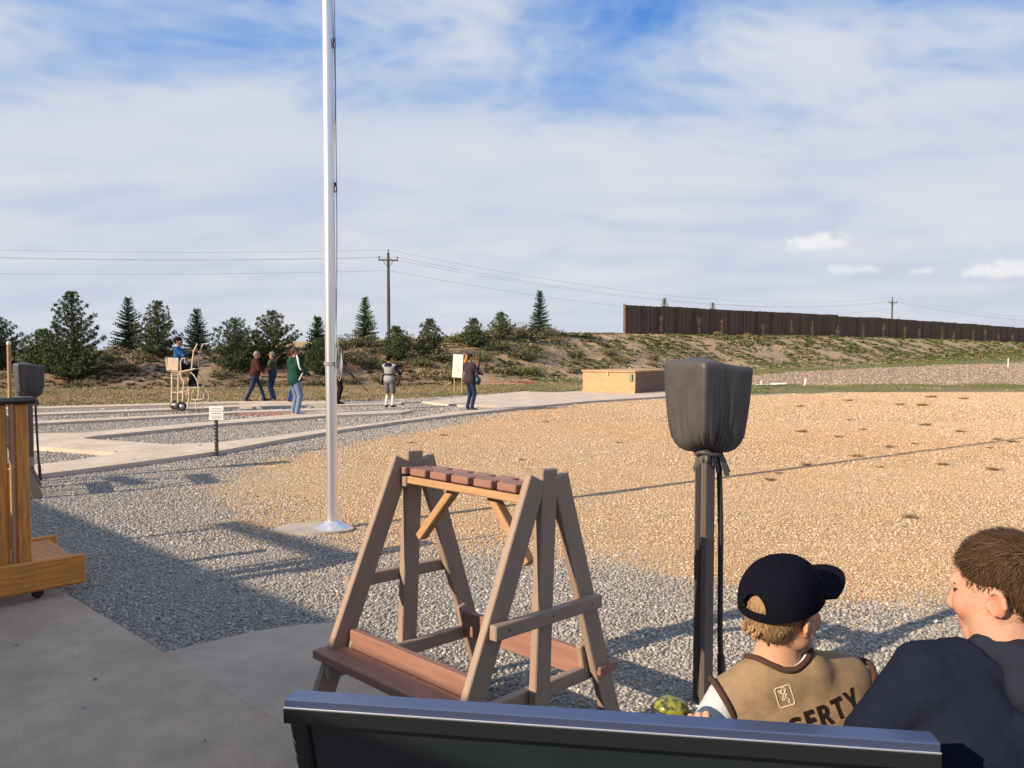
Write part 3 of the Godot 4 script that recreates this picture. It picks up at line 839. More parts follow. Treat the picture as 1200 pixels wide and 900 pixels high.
# ------------------------------------------------------------------ fence, poles, wires
func fence_line(t: float) -> Vector3:   # t in metres along the fence
	var i := 7
	while i < CREST.size() - 2:
		var a := Vector2(CREST[i][0], CREST[i][1])
		var b := Vector2(CREST[i + 1][0], CREST[i + 1][1])
		var l := a.distance_to(b)
		if t <= l:
			var p := a.lerp(b, t / l)
			return Vector3(p.x, lerpf(CREST[i][2], CREST[i + 1][2], t / l), p.y)
		t -= l
		i += 1
	return Vector3(CREST[-1][0], CREST[-1][2], CREST[-1][1])
func build_fence() -> void:
	var f := thing("wooden_fence", "long dark brown wooden privacy fence along the top of the bank", "fence", fence_line(0.0))
	rng.seed = 55
	var panels := []
	for v in 5:
		var mb := MB.new()
		var made := []
		var gap: float = [0.006, 0.008, 0.012, 0.018, 0.010][v]
		var x := 0.0
		while x < 2.34:
			var w := rf(0.12, 0.15)
			var tone := rf(0.55, 1.35)
			var hh := 2.42 + rf(-0.03, 0.03)
			made.append([x, w, hh, tone])
			x += w + gap * rf(0.4, 1.8)
		for q in made:
			var k := 2.46 / x
			mb.box(Transform3D(Basis.IDENTITY, Vector3((q[0] + q[1] * 0.5) * k, q[2] * 0.5 + 0.04, 0)), Vector3(q[1] * k, q[2], 0.022), 0.004, Color(0.19, 0.115, 0.075) * q[3])
		for y in [0.4, 1.3, 2.15]:
			mb.box(Transform3D(Basis.IDENTITY, Vector3(1.2, y, -0.035)), Vector3(2.44, 0.09, 0.04), 0.004, Color(0.11, 0.07, 0.05))
		panels.append(mb.mesh())
	var post := MB.new()
	post.box(Transform3D(Basis.IDENTITY, Vector3(0, 1.15, 0)), Vector3(0.1, 2.7, 0.1), 0.006, Color(0.13, 0.085, 0.055))
	var pm := post.mesh()
	var n := 44
	for i in n:
		var a := fence_line(i * 2.46)
		var b := fence_line(i * 2.46 + 2.46)
		a.y = land(a.x, a.z); b.y = land(b.x, b.z)
		var x := (b - a); x.y = 0
		x = x.normalized()
		var bs := Basis(x, Vector3.UP, x.cross(Vector3.UP))
		var o := MeshInstance3D.new()
		var v := rng.randi() % 5
		o.mesh = panels[v]; o.material_override = M.fencewood
		o.name = "panel"; f.add_child(o, true)
		var drop := minf(a.y, b.y) - 0.05
		o.transform = Transform3D(bs, Vector3(a.x, drop + rf(-0.01, 0.02), a.z) - f.position)
		var q := MeshInstance3D.new()
		q.mesh = pm; q.material_override = M.fencewood
		q.name = "post"; f.add_child(q, true)
		q.transform = Transform3D(bs, Vector3(a.x, a.y - 0.05, a.z) - x * 0.03 - x.cross(Vector3.UP) * 0.09 - f.position)
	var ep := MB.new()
	ep.box(Transform3D(Basis.IDENTITY, Vector3(-0.10, 1.2, 0.02)), Vector3(0.14, 2.65, 0.14), 0.006, Color(0.36, 0.23, 0.15))  # paler than the other posts: sunlight on the fence end put into the colour
	put("sunlit_end_post", ep, M.fencewood, f)
	# dead saplings planted in front of the fence
	for k in 17:
		var t := 3.0 + k * 5.1 + rf(-1.0, 1.0)
		var p := fence_line(t)
		var p2 := fence_line(t + 1.0)
		var nrm := Vector3(p2.z - p.z, 0, -(p2.x - p.x)).normalized() * -1.0
		var at := p + nrm * 0.75
		if at.z < p.z: at = p - nrm * 0.75
		at.y = land(at.x, at.z) - 0.03
		var hgt := rf(1.1, 1.75) if k > 1 else 1.5
		var s := thing("dead_sapling", "dead brown sapling standing upright against the dark fence", "sapling", at, rf(0, 6), "dead saplings along the fence")
		var tr := MB.new()
		tr.tube([Vector3(0, -0.1, 0), Vector3(rf(-0.05, 0.05), hgt * 0.6, 0.02), Vector3(rf(-0.08, 0.08), hgt, 0)], [0.03, 0.008], 5, W)
		put("trunk", tr, M.bark, s)
		var mb := MB.new()
		for j in 150:
			var y := hgt * rf(0.12, 1.0)
			var r := rf(0.02, 0.2) * (0.6 + 0.5 * sin(y * 5.0 + k))
			var a2 := rf(0, TAU)
			leaf2(mb, Vector3(cos(a2) * r, y, sin(a2) * r), (Vector3.UP + rand_dir() * 0.8).normalized(), rand_dir(), rf(0.08, 0.17), 0.03, Color(0.17, 0.11, 0.06) * rf(0.5, 1.3))
		put("crown", mb, M.leaf, s)
	for q in [[12.0, 0.42], [16.6, 0.46]]:
		var p := fence_line(q[0]) + Vector3(0.2, 0, 0.8)
		p.y = land(p.x, p.z)
		var o := MeshInstance3D.new()
		o.mesh = shrub_mesh(450, Color(0.34, 0.22, 0.10), 0.6); o.material_override = M.leaf
		o.name = numbered("tumbleweed"); add_child(o)
		o.transform = Transform3D(Basis(Vector3.UP, q[0]).scaled(Vector3.ONE * q[1] * 1.2), p)
		tag(o, "round tan tumbleweed lodged at the foot of the fence", "tumbleweed", "tumbleweeds at the fence")
func utility_pole(at: Vector3, h: float, turn: float, label: String) -> void:
	var t := thing("utility_pole", label, "pole", at, turn)
	var p := MB.new()
	p.lathe(Transform3D.IDENTITY, [Vector2(0.17, -1.0), Vector2(0.155, h * 0.5), Vector2(0.12, h), Vector2(0.0, h + 0.02)], 12, W)
	put("pole", p, M.polewood, t)
	board("crossarm", t, Vector3(-0.95, h - 0.75, 0.16), Vector3(0.95, h - 0.75, 0.16), 0.1, 0.14, M.polewood)
	for x in [-0.88, 0.0, 0.88]:
		var b := MB.new()
		var y := h - 0.68 if x != 0.0 else h
		b.lathe(Transform3D(Basis.IDENTITY, Vector3(x, y, 0.16 if x != 0.0 else 0.0)), [Vector2(0.02, 0.0), Vector2(0.025, 0.14), Vector2(0.09, 0.15), Vector2(0.06, 0.28), Vector2(0.0, 0.30)], 8, W)
		put("insulator", b, M.darkmetal, t)
	for s in [-1.0, 1.0]: board("brace", t, Vector3(0.0, h - 1.5, 0.15), Vector3(s * 0.5, h - 0.8, 0.15), 0.03, 0.05, M.polewood)
func wire(a: Vector3, b: Vector3, sag: float, label: String) -> void:
	var pts := []
	for i in 25:
		var u := i / 24.0
		pts.append(a.lerp(b, u) + Vector3.DOWN * sag * 4.0 * u * (1.0 - u))
	var mb := MB.new()
	mb.tube(pts, [0.009], 4, W)
	tag(put("power_line", mb, M.wire), label, "wire", "overhead power lines")
func build_poles() -> void:
	var p1 := Vector3(-12.0, land(-12.0, -75.0), -75.0)
	var h1 := 11.24 - p1.y
	var p2 := Vector3(69.0, land(69.0, -140.0), -140.0)
	var h2 := 11.24 - p2.y
	var p0 := Vector3(-88.0, land(-88.0, -62.0), -62.0)
	var p3 := Vector3(165.0, land(165.0, -190.0), -190.0)
	utility_pole(p1, h1, 0.2, "dark wooden utility pole with a crossarm behind the spruces")
	utility_pole(p2, h2, 0.35, "distant utility pole with a crossarm rising behind the fence")
	for k in 3:
		var off: float = [-0.88, 0.0, 0.88][k]
		var up: float = [-0.45, 0.25, -0.45][k]
		var o1 := Basis(Vector3.UP, 0.2) * Vector3(off, h1 + up, 0.1)
		var o2 := Basis(Vector3.UP, 0.35) * Vector3(off, h2 + up, 0.1)
		wire(p0 + Vector3(off * 0.3, 12.2 - p0.y + up, off), p1 + o1, 1.2, "thin power line running left from the wooden utility pole")
		wire(p1 + o1, p2 + o2, 2.6, "thin power line sagging between the two utility poles")
		wire(p2 + o2, p3 + Vector3(off, 10.0 - p3.y + up, 0), 2.4, "thin power line running on beyond the distant utility pole")
	wire(p0 + Vector3(0, 9.5 - p0.y, 0), p1 + Vector3(0, h1 - 1.75, 0.15), 0.9, "lower cable on the wooden utility pole")
	wire(p1 + Vector3(0, h1 - 1.75, 0.15), p2 + Vector3(0, h2 - 1.8, 0.15), 2.6, "lower cable sagging between the two utility poles")

# ------------------------------------------------------------------ flagpole
func build_flagpole() -> void:
	var t := thing("flagpole", "tall polished aluminium flagpole on a flared round collar", "flagpole", Vector3(-1.67, 0.0, -7.09))
	var p := MB.new()
	p.lathe(Transform3D.IDENTITY, [Vector2(0.051, 0.0), Vector2(0.051, 2.0), Vector2(0.047, 5.0), Vector2(0.036, 7.5), Vector2(0.0, 7.52)], 40, W)
	put("pole", p, M.aluminium, t)
	var c := MB.new()
	c.lathe(Transform3D.IDENTITY, [Vector2(0.165, 0.012), Vector2(0.162, 0.022), Vector2(0.12, 0.034), Vector2(0.085, 0.055), Vector2(0.064, 0.082), Vector2(0.053, 0.085)], 40, W)
	put("collar", c, M.aluminium, t)
	var f := MB.new()
	var ring := PackedVector2Array()
	for k in 22:
		var a := TAU * k / 22
		ring.append(Vector2(-0.16 + cos(a) * (0.36 + 0.03 * sin(a * 3.0)), 0.02 + sin(a) * 0.24))
	f.sheet(ring, 0.022, Color(0.62, 0.53, 0.44), 0.1)
	put("concrete_footing", f, M.concrete, t)
	var ball := MB.new()
	ball.lathe(Transform3D(Basis.IDENTITY, Vector3(0, 7.6, 0)), [Vector2(0.0, -0.08), Vector2(0.06, -0.05), Vector2(0.08, 0.0), Vector2(0.06, 0.05), Vector2(0.0, 0.08)], 16, W)
	put("finial", ball, M.aluminium, t)
	# halyard: two lines down the pole, tied off and coiled at the cleat
	var r := MB.new()
	var pts := []
	for i in 60:
		var y := lerpf(1.55, 7.4, i / 59.0)
		var a := 0.5 + 1.6 * smooth(2.0, 4.6, y) * sin(y * 0.9)
		pts.append(Vector3(cos(a) * 0.062, y, sin(a) * 0.062))
	r.tube(pts, [0.0045], 5, W)
	var pts2 := []
	for i in 40:
		var y := lerpf(1.6, 7.4, i / 39.0)
		var a := 0.15 + 0.5 * sin(y * 1.3)
		pts2.append(Vector3(cos(a) * 0.066, y, sin(a) * 0.066))
	r.tube(pts2, [0.0045], 5, W)
	for k in 6:
		var loop := []
		var w := 0.014 + 0.003 * k
		var hgt := 0.13 + 0.03 * sin(k * 2.1)
		for i in 21:
			var a := TAU * i / 20.0
			loop.append(Vector3(0.068 + sin(a) * w + 0.004 * k, 1.62 + cos(a) * hgt - 0.02 * k, 0.03 + 0.012 * sin(a * 2.0 + k)))
		r.tube(loop, [0.0042], 5, W)
	for k in 3:
		var wrap := []
		for i in 17:
			var a := TAU * i / 16.0
			wrap.append(Vector3(cos(a) * 0.06, 1.53 + 0.012 * k, sin(a) * 0.06))
		r.tube(wrap, [0.005], 5, W)
	put("halyard", r, M.rope, t)
	var cl := MB.new()
	cl.box(Transform3D(Basis.IDENTITY, Vector3(0.07, 1.6, 0.01)), Vector3(0.04, 0.17, 0.025), 0.006, W)
	put("cleat", cl, M.aluminium, t)
	for y in [4.42, 3.13]:
		var s := MB.new()
		var q := []
		for i in 13:
			var a := TAU * i / 12.0
			q.append(Vector3(0.062 + 0.012 * cos(a), y + 0.03 * sin(a), 0.02))
		s.tube(q, [0.006], 6, W)
		s.box(Transform3D(Basis.IDENTITY, Vector3(0.062, y + 0.045, 0.02)), Vector3(0.02, 0.03, 0.02), 0.004, W)
		put("snap_hook", s, M.black, t)

# ------------------------------------------------------------------ A-frame gun rack
func gun_rack(at: Vector3, turn: float, tip: float, label: String) -> void:
	var t := thing("gun_rack", label, "gun rack", at, turn)
	t.basis = Basis(Vector3.UP, turn) * Basis(Vector3.RIGHT, tip)
	# own axes: x along the rails, y up, z across; the two A frames stand at x = -0.37 and 0.37
	var hp := 1.2
	for s in [-1.0, 1.0]:
		var x: float = 0.405 * s
		var zf := Vector3(s, 0, 0)
		for q in [-1.0, 1.0]:
			var l := board("leg", t, Vector3(x, 0.0, q * 0.52), Vector3(x, hp - 0.045, q * 0.066), 0.10, 0.034, M.brown, zf)
			l.set_meta("label", "sloping taupe painted leg")
		board("centre_post", t, Vector3(x, 0.0, 0), Vector3(x, hp - 0.012, 0), 0.09, 0.038, M.brown, zf)
		board("cross_brace", t, Vector3(x + 0.040 * s, 0.62, -0.32), Vector3(x + 0.040 * s, 0.62, 0.32), 0.055, 0.036, M.brown, zf)
		board("shelf_bearer", t, Vector3(x - 0.040 * s, 0.290, -0.46), Vector3(x - 0.040 * s, 0.290, 0.46), 0.06, 0.036, M.brown, zf)
		board("rail_bearer", t, Vector3(x - 0.038 * s, 1.055, -0.085), Vector3(x - 0.038 * s, 1.055, 0.085), 0.045, 0.036, M.brown, zf)
		for q in [-1.0, 1.0]:
			board("shelf_cleat", t, Vector3(x - 0.036 * s, 0.30, q * 0.34), Vector3(x - 0.036 * s, 0.42, q * 0.31), 0.05, 0.03, M.brown, zf)
	# notched top rail: blocks with slots between them on a raw backing strip, both sides
	var n := 6
	var top := MB.new()
	top.box(Transform3D(Basis.IDENTITY, Vector3(0, 1.100, 0)), Vector3(0.772, 0.036, 0.076), 0.004, W)
	var rail := put("top_rail", top, M.redbrown, t)
	for q in [-1.0, 1.0]:
		for k in n + 1:
			var x0 := -0.405 + 0.81 * k / n - 0.052
			var x1 := x0 + 0.104
			x0 = maxf(x0, -0.385); x1 = minf(x1, 0.385)
			board("rest_block", rail, Vector3(x0, 1.104, q * 0.0625), Vector3(x1, 1.104, q * 0.0625), 0.05, 0.032, M.redbrown, Vector3.UP, 0.004)
	for q in [-1.0, 1.0]:
		board("backing_strip", t, Vector3(-0.34, 1.066, q * 0.078), Vector3(0.34, 1.066, q * 0.078), 0.018, 0.032, M.rawwood)
	for s in [-1.0, 1.0]:
		board("corner_brace", t, Vector3(0.33 * s, 0.80, 0.0), Vector3(0.115 * s, 1.045, 0.0), 0.05, 0.036, M.rawwood, Vector3(s, 1, 0))
	# butt shelves: a flat board and an upright board on each side
	for q in [-1.0, 1.0]:
		board("butt_shelf", t, Vector3(-0.44, 0.328 + 0.022 * q, q * 0.42), Vector3(0.44, 0.328 + 0.022 * q, q * 0.42), 0.13, 0.036, M.redbrown)
		board("shelf_lip", t, Vector3(-0.378, 0.358 + 0.022 * q, q * 0.325), Vector3(0.378, 0.358 + 0.022 * q, q * 0.325), 0.036, 0.115, M.redbrown)
	for s in [-1.0, 1.0]:
		for p in [Vector3(0.426 * s, 0.622, -0.25), Vector3(0.426 * s, 0.622, 0.25), Vector3(0.426 * s, 0.622, 0.0)]:
			var b := MB.new()
			var bx := Basis(Vector3(0, 0, 1), -PI / 2 * s)
			b.lathe(Transform3D(bx, p + Vector3(0.035 * s, 0, 0)), [Vector2(0.006, 0.0), Vector2(0.006, 0.002), Vector2(0.0, 0.0025)], 8, W)
			put("screw", b, M.black, t)

# ------------------------------------------------------------------ covered machine on a post
func covered_post(at: Vector3, turn: float, top: float, label: String) -> void:
	var t := thing("covered_post", label, "post", at, turn)
	board("post", t, Vector3(-0.012, -0.1, 0), Vector3(-0.012, top - 0.44, 0), 0.076, 0.076, M.postmetal, Vector3.RIGHT, 0.012)
	var g := MB.new()
	g.box(Transform3D(Basis.IDENTITY, Vector3(-0.052, (top - 0.45) * 0.5, 0.0)), Vector3(0.006, top - 0.5, 0.03), 0.001, W)
	put("slot_strip", g, M.darkmetal, t)
	var c := MB.new()
	c.tube([Vector3(0.055, top - 0.42, 0.02), Vector3(0.062, top - 0.8, 0.03), Vector3(0.075, 0.30, 0.02), Vector3(0.082, 0.20, 0.02)], [0.013, 0.013, 0.013], 8, W)
	c.tube([Vector3(0.082, 0.21, 0.02), Vector3(0.088, 0.06, 0.02), Vector3(0.11, -0.03, 0.03)], [0.018, 0.018, 0.014], 8, W)
	put("cable", c, M.darkmetal, t)
	# soft cover: a sewn box that narrows and is tied in at the bottom
	var nz := noise(int(absf(at.x) * 10.0) + 400, 4.0, 3)
	var mb := MB.new()
	var rows := [[0.0, 0.0, 0.0], [-0.004, 0.55, 0.0], [-0.012, 0.93, 0.0], [-0.022, 0.995, 0.0], [-0.04, 1.0, 0.05], [-0.07, 0.99, 0.08], [-0.105, 0.98, 0.1], [-0.14, 0.965, 0.15], [-0.18, 0.95, 0.2], [-0.22, 0.93, 0.3], [-0.26, 0.905, 0.4], [-0.30, 0.875, 0.6], [-0.335, 0.84, 0.8], [-0.362, 0.79, 1.0], [-0.385, 0.71, 1.1], [-0.400, 0.56, 1.0], [-0.408, 0.40, 0.8], [-0.412, 0.31, 0.6], [-0.425, 0.26, 0.5], [-0.445, 0.30, 0.9], [-0.475, 0.35, 1.3], [-0.49, 0.33, 1.4]]
	var seg := 128
	for i in rows.size():
		for k in seg:
			var a := TAU * k / seg
			var ca := cos(a)
			var sa := sin(a)
			var e := lerpf(22.0, 3.2, smooth(-0.24, -0.40, rows[i][0]))
			var rr := pow(pow(absf(ca), e) + pow(absf(sa), e), -1.0 / e)
			var w: float = rows[i][1]
			var fold: float = rows[i][2]
			var wob := 1.0 + fold * (0.060 * sin(a * 7.0 + nz.get_noise_1d(a) * 4.0 + rows[i][0] * 6.0) + 0.13 * nz.get_noise_2d(ca * 0.5, sa * 0.5 + rows[i][0] * 0.6))
			var slope: float = 0.02 * ca * smooth(-0.1, 0.0, rows[i][0])
			mb.vert(Vector3(ca * rr * 0.150 * w * wob, top + rows[i][0] - slope - (0.02 * sin(a * 2.0) * fold if rows[i][0] < -0.33 else 0.0), sa * rr * 0.142 * w * wob), Vector3.ZERO, W)
	for i in rows.size() - 1:
		for k in seg:
			var o := i * seg + k
			var o2 := i * seg + (k + 1) % seg
			mb.ix.append_array(PackedInt32Array([o, o + seg, o2 + seg, o, o2 + seg, o2]))
	smooth_normals(mb)
	put("fabric_cover", mb, M.vinyl, t)
	var tie := MB.new()
	var pts := []
	for k in 25:
		var a := TAU * k / 24.0
		pts.append(Vector3(cos(a) * 0.052, top - 0.425 + 0.006 * sin(a * 3.0), sin(a) * 0.052))
	tie.tube(pts, [0.011], 6, W)
	tie.bar(Vector3(0.05, top - 0.425, 0.03), Vector3(0.085, top - 0.52, 0.05), 0.03, 0.006, 0.001, W, Vector3.BACK)
	tie.bar(Vector3(0.05, top - 0.425, 0.03), Vector3(0.06, top - 0.53, 0.07), 0.03, 0.006, 0.001, W, Vector3.BACK)
	put("tie_strap", tie, M.vinyl, t)
func smooth_normals(mb: MB) -> void:
	for i in mb.n.size(): mb.n[i] = Vector3.ZERO
	for i in range(0, mb.ix.size(), 3):
		var a := mb.ix[i]
		var b := mb.ix[i + 1]
		var c := mb.ix[i + 2]
		var nr := (mb.v[c] - mb.v[a]).cross(mb.v[b] - mb.v[a])
		mb.n[a] += nr; mb.n[b] += nr; mb.n[c] += nr
	for i in mb.n.size(): mb.n[i] = mb.n[i].normalized()

# ------------------------------------------------------------------ rolling wooden cart at the edge
func build_cart() -> void:
	var at := Vector3(-2.87, 0.034, -5.12)
	var t := thing("rolling_gun_cart", "orange stained wooden rolling gun cart parked on the concrete patio", "cart", at)
	var du := Vector3(-0.72, 0, 0.69)
	var dv := Vector3(-0.69, 0, -0.72)
	var pt := func(u: float, y: float, w: float) -> Vector3: return du * u + Vector3.UP * y + dv * w
	for w in [0.0, 0.72]:
		board("side_board", t, pt.call(0.0, 0.165, w), pt.call(1.5, 0.165, w), 0.038, 0.20, M.orangewood, Vector3.UP, 0.012)
	for k in 10:
		var w := 0.055 + 0.068 * k
		board("deck_slat", t, pt.call(0.06, 0.235, w), pt.call(1.45, 0.235, w), 0.044, 0.022, M.orangewood)
	for u in [0.34, 0.46, 1.28, 1.40]:
		board("upright", t, pt.call(u, 0.25, 0.09), pt.call(u, 1.28, 0.09), 0.085, 0.075, M.orangewood, du, 0.006)
	for u in [0.34, 1.40]:
		board("rear_upright", t, pt.call(u, 0.25, 0.62), pt.call(u, 0.80, 0.62), 0.085, 0.06, M.orangewood, du, 0.006)
	board("top_rail", t, pt.call(0.25, 1.302, 0.09), pt.call(1.50, 1.302, 0.09), 0.17, 0.042, M.darkmetal, Vector3.UP, 0.018)
	for u in [0.27, 1.25]:
		for w in [0.07, 0.65]:
			var c := MB.new()
			var x: Vector3 = pt.call(u, 0.037, w)
			c.lathe(Transform3D(Basis(du, dv, du.cross(dv)), x - dv * 0.012), [Vector2(0.0, 0.0), Vector2(0.03, 0.0), Vector2(0.036, 0.005), Vector2(0.036, 0.02), Vector2(0.03, 0.025), Vector2(0.0, 0.025)], 18, W)
			c.box(Transform3D(Basis.IDENTITY, x + Vector3(0, 0.035, 0)), Vector3(0.03, 0.05, 0.045), 0.004, W)
			put("caster", c, M.black, t)
	var rod := thing("cleaning_rod", "slim upright wooden rod standing in the orange cart", "rod", at + pt.call(0.405, 0.26, 0.035))
	var rb := MB.new()
	rb.tube([Vector3.ZERO, Vector3(0.005, 1.40, 0)], [0.013, 0.012], 10, W)
	put("shaft", rb, M.rawwood, rod)
	var tip := MB.new()
	tip.lathe(Transform3D(Basis.IDENTITY, Vector3(0.005, 1.40, 0)), [Vector2(0.012, 0.0), Vector2(0.013, 0.012), Vector2(0.007, 0.022), Vector2(0.0, 0.023)], 10, W)
	put("tip", tip, M.offwhite, rod)

# ------------------------------------------------------------------ notices, boards, trap house, stakes
func build_furniture() -> void:
	var t := thing("notice_sign", "small square white notice on a black perforated steel post", "sign", Vector3(-4.65, 0.0, -12.05), 0.12)
	board("post", t, Vector3(0, -0.1, 0), Vector3(0, 0.6, 0), 0.05, 0.04, M.black, Vector3.BACK, 0.004)
	for k in 9:
		var hb := MB.new()
		hb.lathe(Transform3D(Basis(Vector3.RIGHT, PI / 2), Vector3(-0.008, 0.08 + 0.055 * k, 0.0205)), [Vector2(0.007, 0), Vector2(0.007, 0.0015), Vector2(0.0, 0.0016)], 8, W)
		put("hole", hb, M.offwhite, t)
	var face := MB.new()
	face.box(Transform3D(Basis(Vector3.RIGHT, -0.06), Vector3(0.012, 0.685, 0.028)), Vector3(0.215, 0.215, 0.008), 0.002, W)
	var fp := put("face", face, M.white, t)
	var lines := MB.new()
	rng.seed = 12
	for r in [[0.07, 0.14, 0.012], [0.034, 0.18, 0.013], [-0.004, 0.15, 0.014], [-0.045, 0.13, 0.010], [-0.066, 0.14, 0.008], [-0.086, 0.11, 0.008]]:
		var x: float = -r[1] * 0.5
		while x < r[1] * 0.5:
			var w := rf(0.008, 0.024)
			lines.box(Transform3D(Basis(Vector3.RIGHT, -0.06), Vector3(0.012 + x + w * 0.5, 0.685 + r[0], 0.0335 + r[0] * -0.06)), Vector3(w, r[2] * 0.7, 0.002), 0.0, W)
			x += w + 0.006
	put("lettering", lines, M.ink, fp)
	# pale target board behind the range
	var b := thing("pattern_board", "weathered pale upright board with faint grey marks on two stakes", "board", Vector3(-2.15, land(-2.15, -30.5), -30.5), -0.25)
	var bm := MB.new()
	bm.box(Transform3D(Basis(Vector3.FORWARD, 0.06), Vector3(0, 1.08, 0)), Vector3(0.42, 0.92, 0.03), 0.004, W)
	put("panel", bm, M.offwhite, b)
	var bk := MB.new()
	rng.seed = 21
	for k in 14:
		bk.box(Transform3D(Basis(Vector3.FORWARD, rf(-0.5, 0.5)), Vector3(rf(-0.05, 0.05), 1.08 + rf(-0.25, 0.22), 0.0165)), Vector3(rf(0.02, 0.05), rf(0.01, 0.05), 0.002), 0.0, W)
	put("marks", bk, mat(lin(0.40, 0.39, 0.36), 0.8), b)
	for x in [-0.16, 0.16]: board("stake", b, Vector3(x, -0.2, -0.03), Vector3(x, 1.3, -0.03), 0.04, 0.03, M.rawwood, Vector3.BACK)
	# trap house
	var h := thing("trap_house", "low tan trap house bunker with a flat roof on the concrete", "trap house", Vector3(4.65, 0.07, -29.0))
	var dl := Vector3(-0.85, 0, -0.53)
	var dr := Vector3(0.60, 0, -0.80)
	var wl := 2.2
	var wr := 3.6
	var o := [Vector3.ZERO, dl * wl, dl * wl + dr * wr, dr * wr]
	var walls := MB.new()
	for k in 4:
		var a: Vector3 = o[k]
		var c: Vector3 = o[(k + 1) % 4]
		var nr: Vector3 = (c - a).cross(Vector3.UP).normalized() * signf((c - a).cross(Vector3.UP).dot(a + c - o[0] - o[2]))
		walls.quad(a, c, c + Vector3.UP * 0.80, a + Vector3.UP * 0.80, nr, W)
	put("wall", walls, M.tan, h)
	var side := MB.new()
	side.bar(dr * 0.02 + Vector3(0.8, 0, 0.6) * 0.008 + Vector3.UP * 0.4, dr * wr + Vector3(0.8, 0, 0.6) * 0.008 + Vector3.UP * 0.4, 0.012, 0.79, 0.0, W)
	put("side_panel", side, M.tan_shaded, h)  # thin added sheet that paints the shade of the right wall in darker tan
	var roof := MB.new()
	var ctr: Vector3 = (o[0] + o[2]) * 0.5
	var rp := PackedVector2Array()
	for k in 4:
		var q: Vector3 = ctr + (o[k] - ctr) * 1.03
		rp.append(Vector2(q.x, q.z))
	roof.sheet(rp, 0.86, W, 0.06)
	put("roof", roof, M.tan, h)
	for k in [[0, 1]]:
		var a2: Vector3 = o[k[0]]
		var c2: Vector3 = o[k[1]]
		var nr2: Vector3 = (c2 - a2).cross(Vector3.UP).normalized()
		if nr2.dot(a2 + c2 - o[0] - o[2]) < 0.0: nr2 = -nr2
		board("skirt_board", h, a2 + nr2 * 0.022 + Vector3.UP * 0.07, c2 + nr2 * 0.022 + Vector3.UP * 0.07, 0.02, 0.13, M.tan, Vector3.UP)
	var nl := dl.cross(Vector3.UP).normalized()
	if nl.z < 0.0: nl = -nl
	var lamp := MB.new()
	lamp.box(Transform3D(Basis(dl.normalized(), Vector3.UP, dl.normalized().cross(Vector3.UP)), dl * 0.16 + Vector3.UP * 0.60 + nl * 0.04), Vector3(0.12, 0.26, 0.07), 0.012, W)
	put("switch_box", lamp, mat(lin(0.16, 0.22, 0.17), 0.5), h)
	var knob := MB.new()
	knob.box(Transform3D(Basis(dl.normalized(), Vector3.UP, dl.normalized().cross(Vector3.UP)), dl * 1.12 + Vector3.UP * 0.72 + nl * 0.03), Vector3(0.05, 0.12, 0.04), 0.008, W)
	put("latch", knob, M.cream, h)
	# stakes and scraps on the far grass
	for s in [[14.3, -37.6, 0.34, 0.25, "short white marker stake on the grass strip"], [12.1, -37.3, 0.22, 0.0, "stubby white marker stake beside the flat white scrap"], [40.0, -62.0, 0.75, 0.0, "tall white marker post at the edge of the far gravel"], [7.1, -46.5, 0.6, 0.05, "pale marker stake on the green slope behind the trap house"]]:
		var st := thing("marker_stake", s[4], "stake", Vector3(s[0], land(s[0], s[1]), s[1]))
		board("shaft", st, Vector3(0, -0.1, 0), Vector3(s[3] * 0.3, s[2], 0), 0.06, 0.05, M.white, Vector3.BACK)
		board("cap", st, Vector3(s[3] * 0.3, s[2] + 0.002, 0), Vector3(s[3] * 0.3, s[2] + 0.022, 0), 0.07, 0.06, M.white, Vector3.BACK)
	var sc := MB.new()
	sc.box(Transform3D(Basis(Vector3(0, 0, 1), 0.06), Vector3(0, 0.06, 0)), Vector3(0.62, 0.05, 0.5), 0.01, W)
	sc.box(Transform3D(Basis(Vector3(0, 1, 0), 0.3), Vector3(-0.7, 0.03, 0.1)), Vector3(0.9, 0.03, 0.12), 0.005, W)
	var so := put("white_scrap", sc, M.white)
	so.position = Vector3(12.9, 0.03, -37.2)
	tag(so, "flat white scrap of board lying on the grass strip", "board")
	var rs := MB.new()
	rs.box(Transform3D(Basis(Vector3.UP, 0.05), Vector3(0, 0.05, 0)), Vector3(2.6, 0.10, 0.35), 0.02, W)
	rs.box(Transform3D(Basis(Vector3.UP, 0.12), Vector3(0.9, 0.11, 0.05)), Vector3(0.9, 0.05, 0.2), 0.015, W)
	var ro := put("rusty_plate", rs, mat(lin(0.36, 0.13, 0.055), 0.9, M.tan.albedo_texture, Vector3.ONE * 2.0))
	ro.position = Vector3(-0.2, 0.0, -39.5)
	tag(ro, "flat rusty reddish plate lying on the grass below the bank", "plate")
	# broken clay target pieces beside the lane
	rng.seed = 99
	var cx := []
	var cc := []
	for i in 380:
		var p := Vector2(rng.randfn(-6.3, 0.75), rng.randfn(-20.0, 0.28))
		if is_solid(p.x, p.y): continue
		var s := rf(0.015, 0.035)
		cx.append(Transform3D(Basis.from_euler(Vector3(rf(-0.4, 0.4), rf(0, 6), rf(-0.4, 0.4))).scaled_local(Vector3(s, s * 0.4, s)), Vector3(p.x, 0.035, p.y)))
		cc.append(Color(0.50, 0.22, 0.14) * rf(0.7, 1.2))
	tag(many("clay_fragments", stone_mesh(5), M.stone, cx, cc), "scattered orange fragments of broken clay targets on grey gravel", "fragments")
	# dead leafy litter on the near gravel
	rng.seed = 17
	var lx := []
	var lc := []
	var scrap := MB.new()
	leaf2(scrap, Vector3(-0.5, 0, 0), Vector3(1, 0.15, 0).normalized(), Vector3(0, 0.1, 1).normalized(), 1.0, 0.25, W)
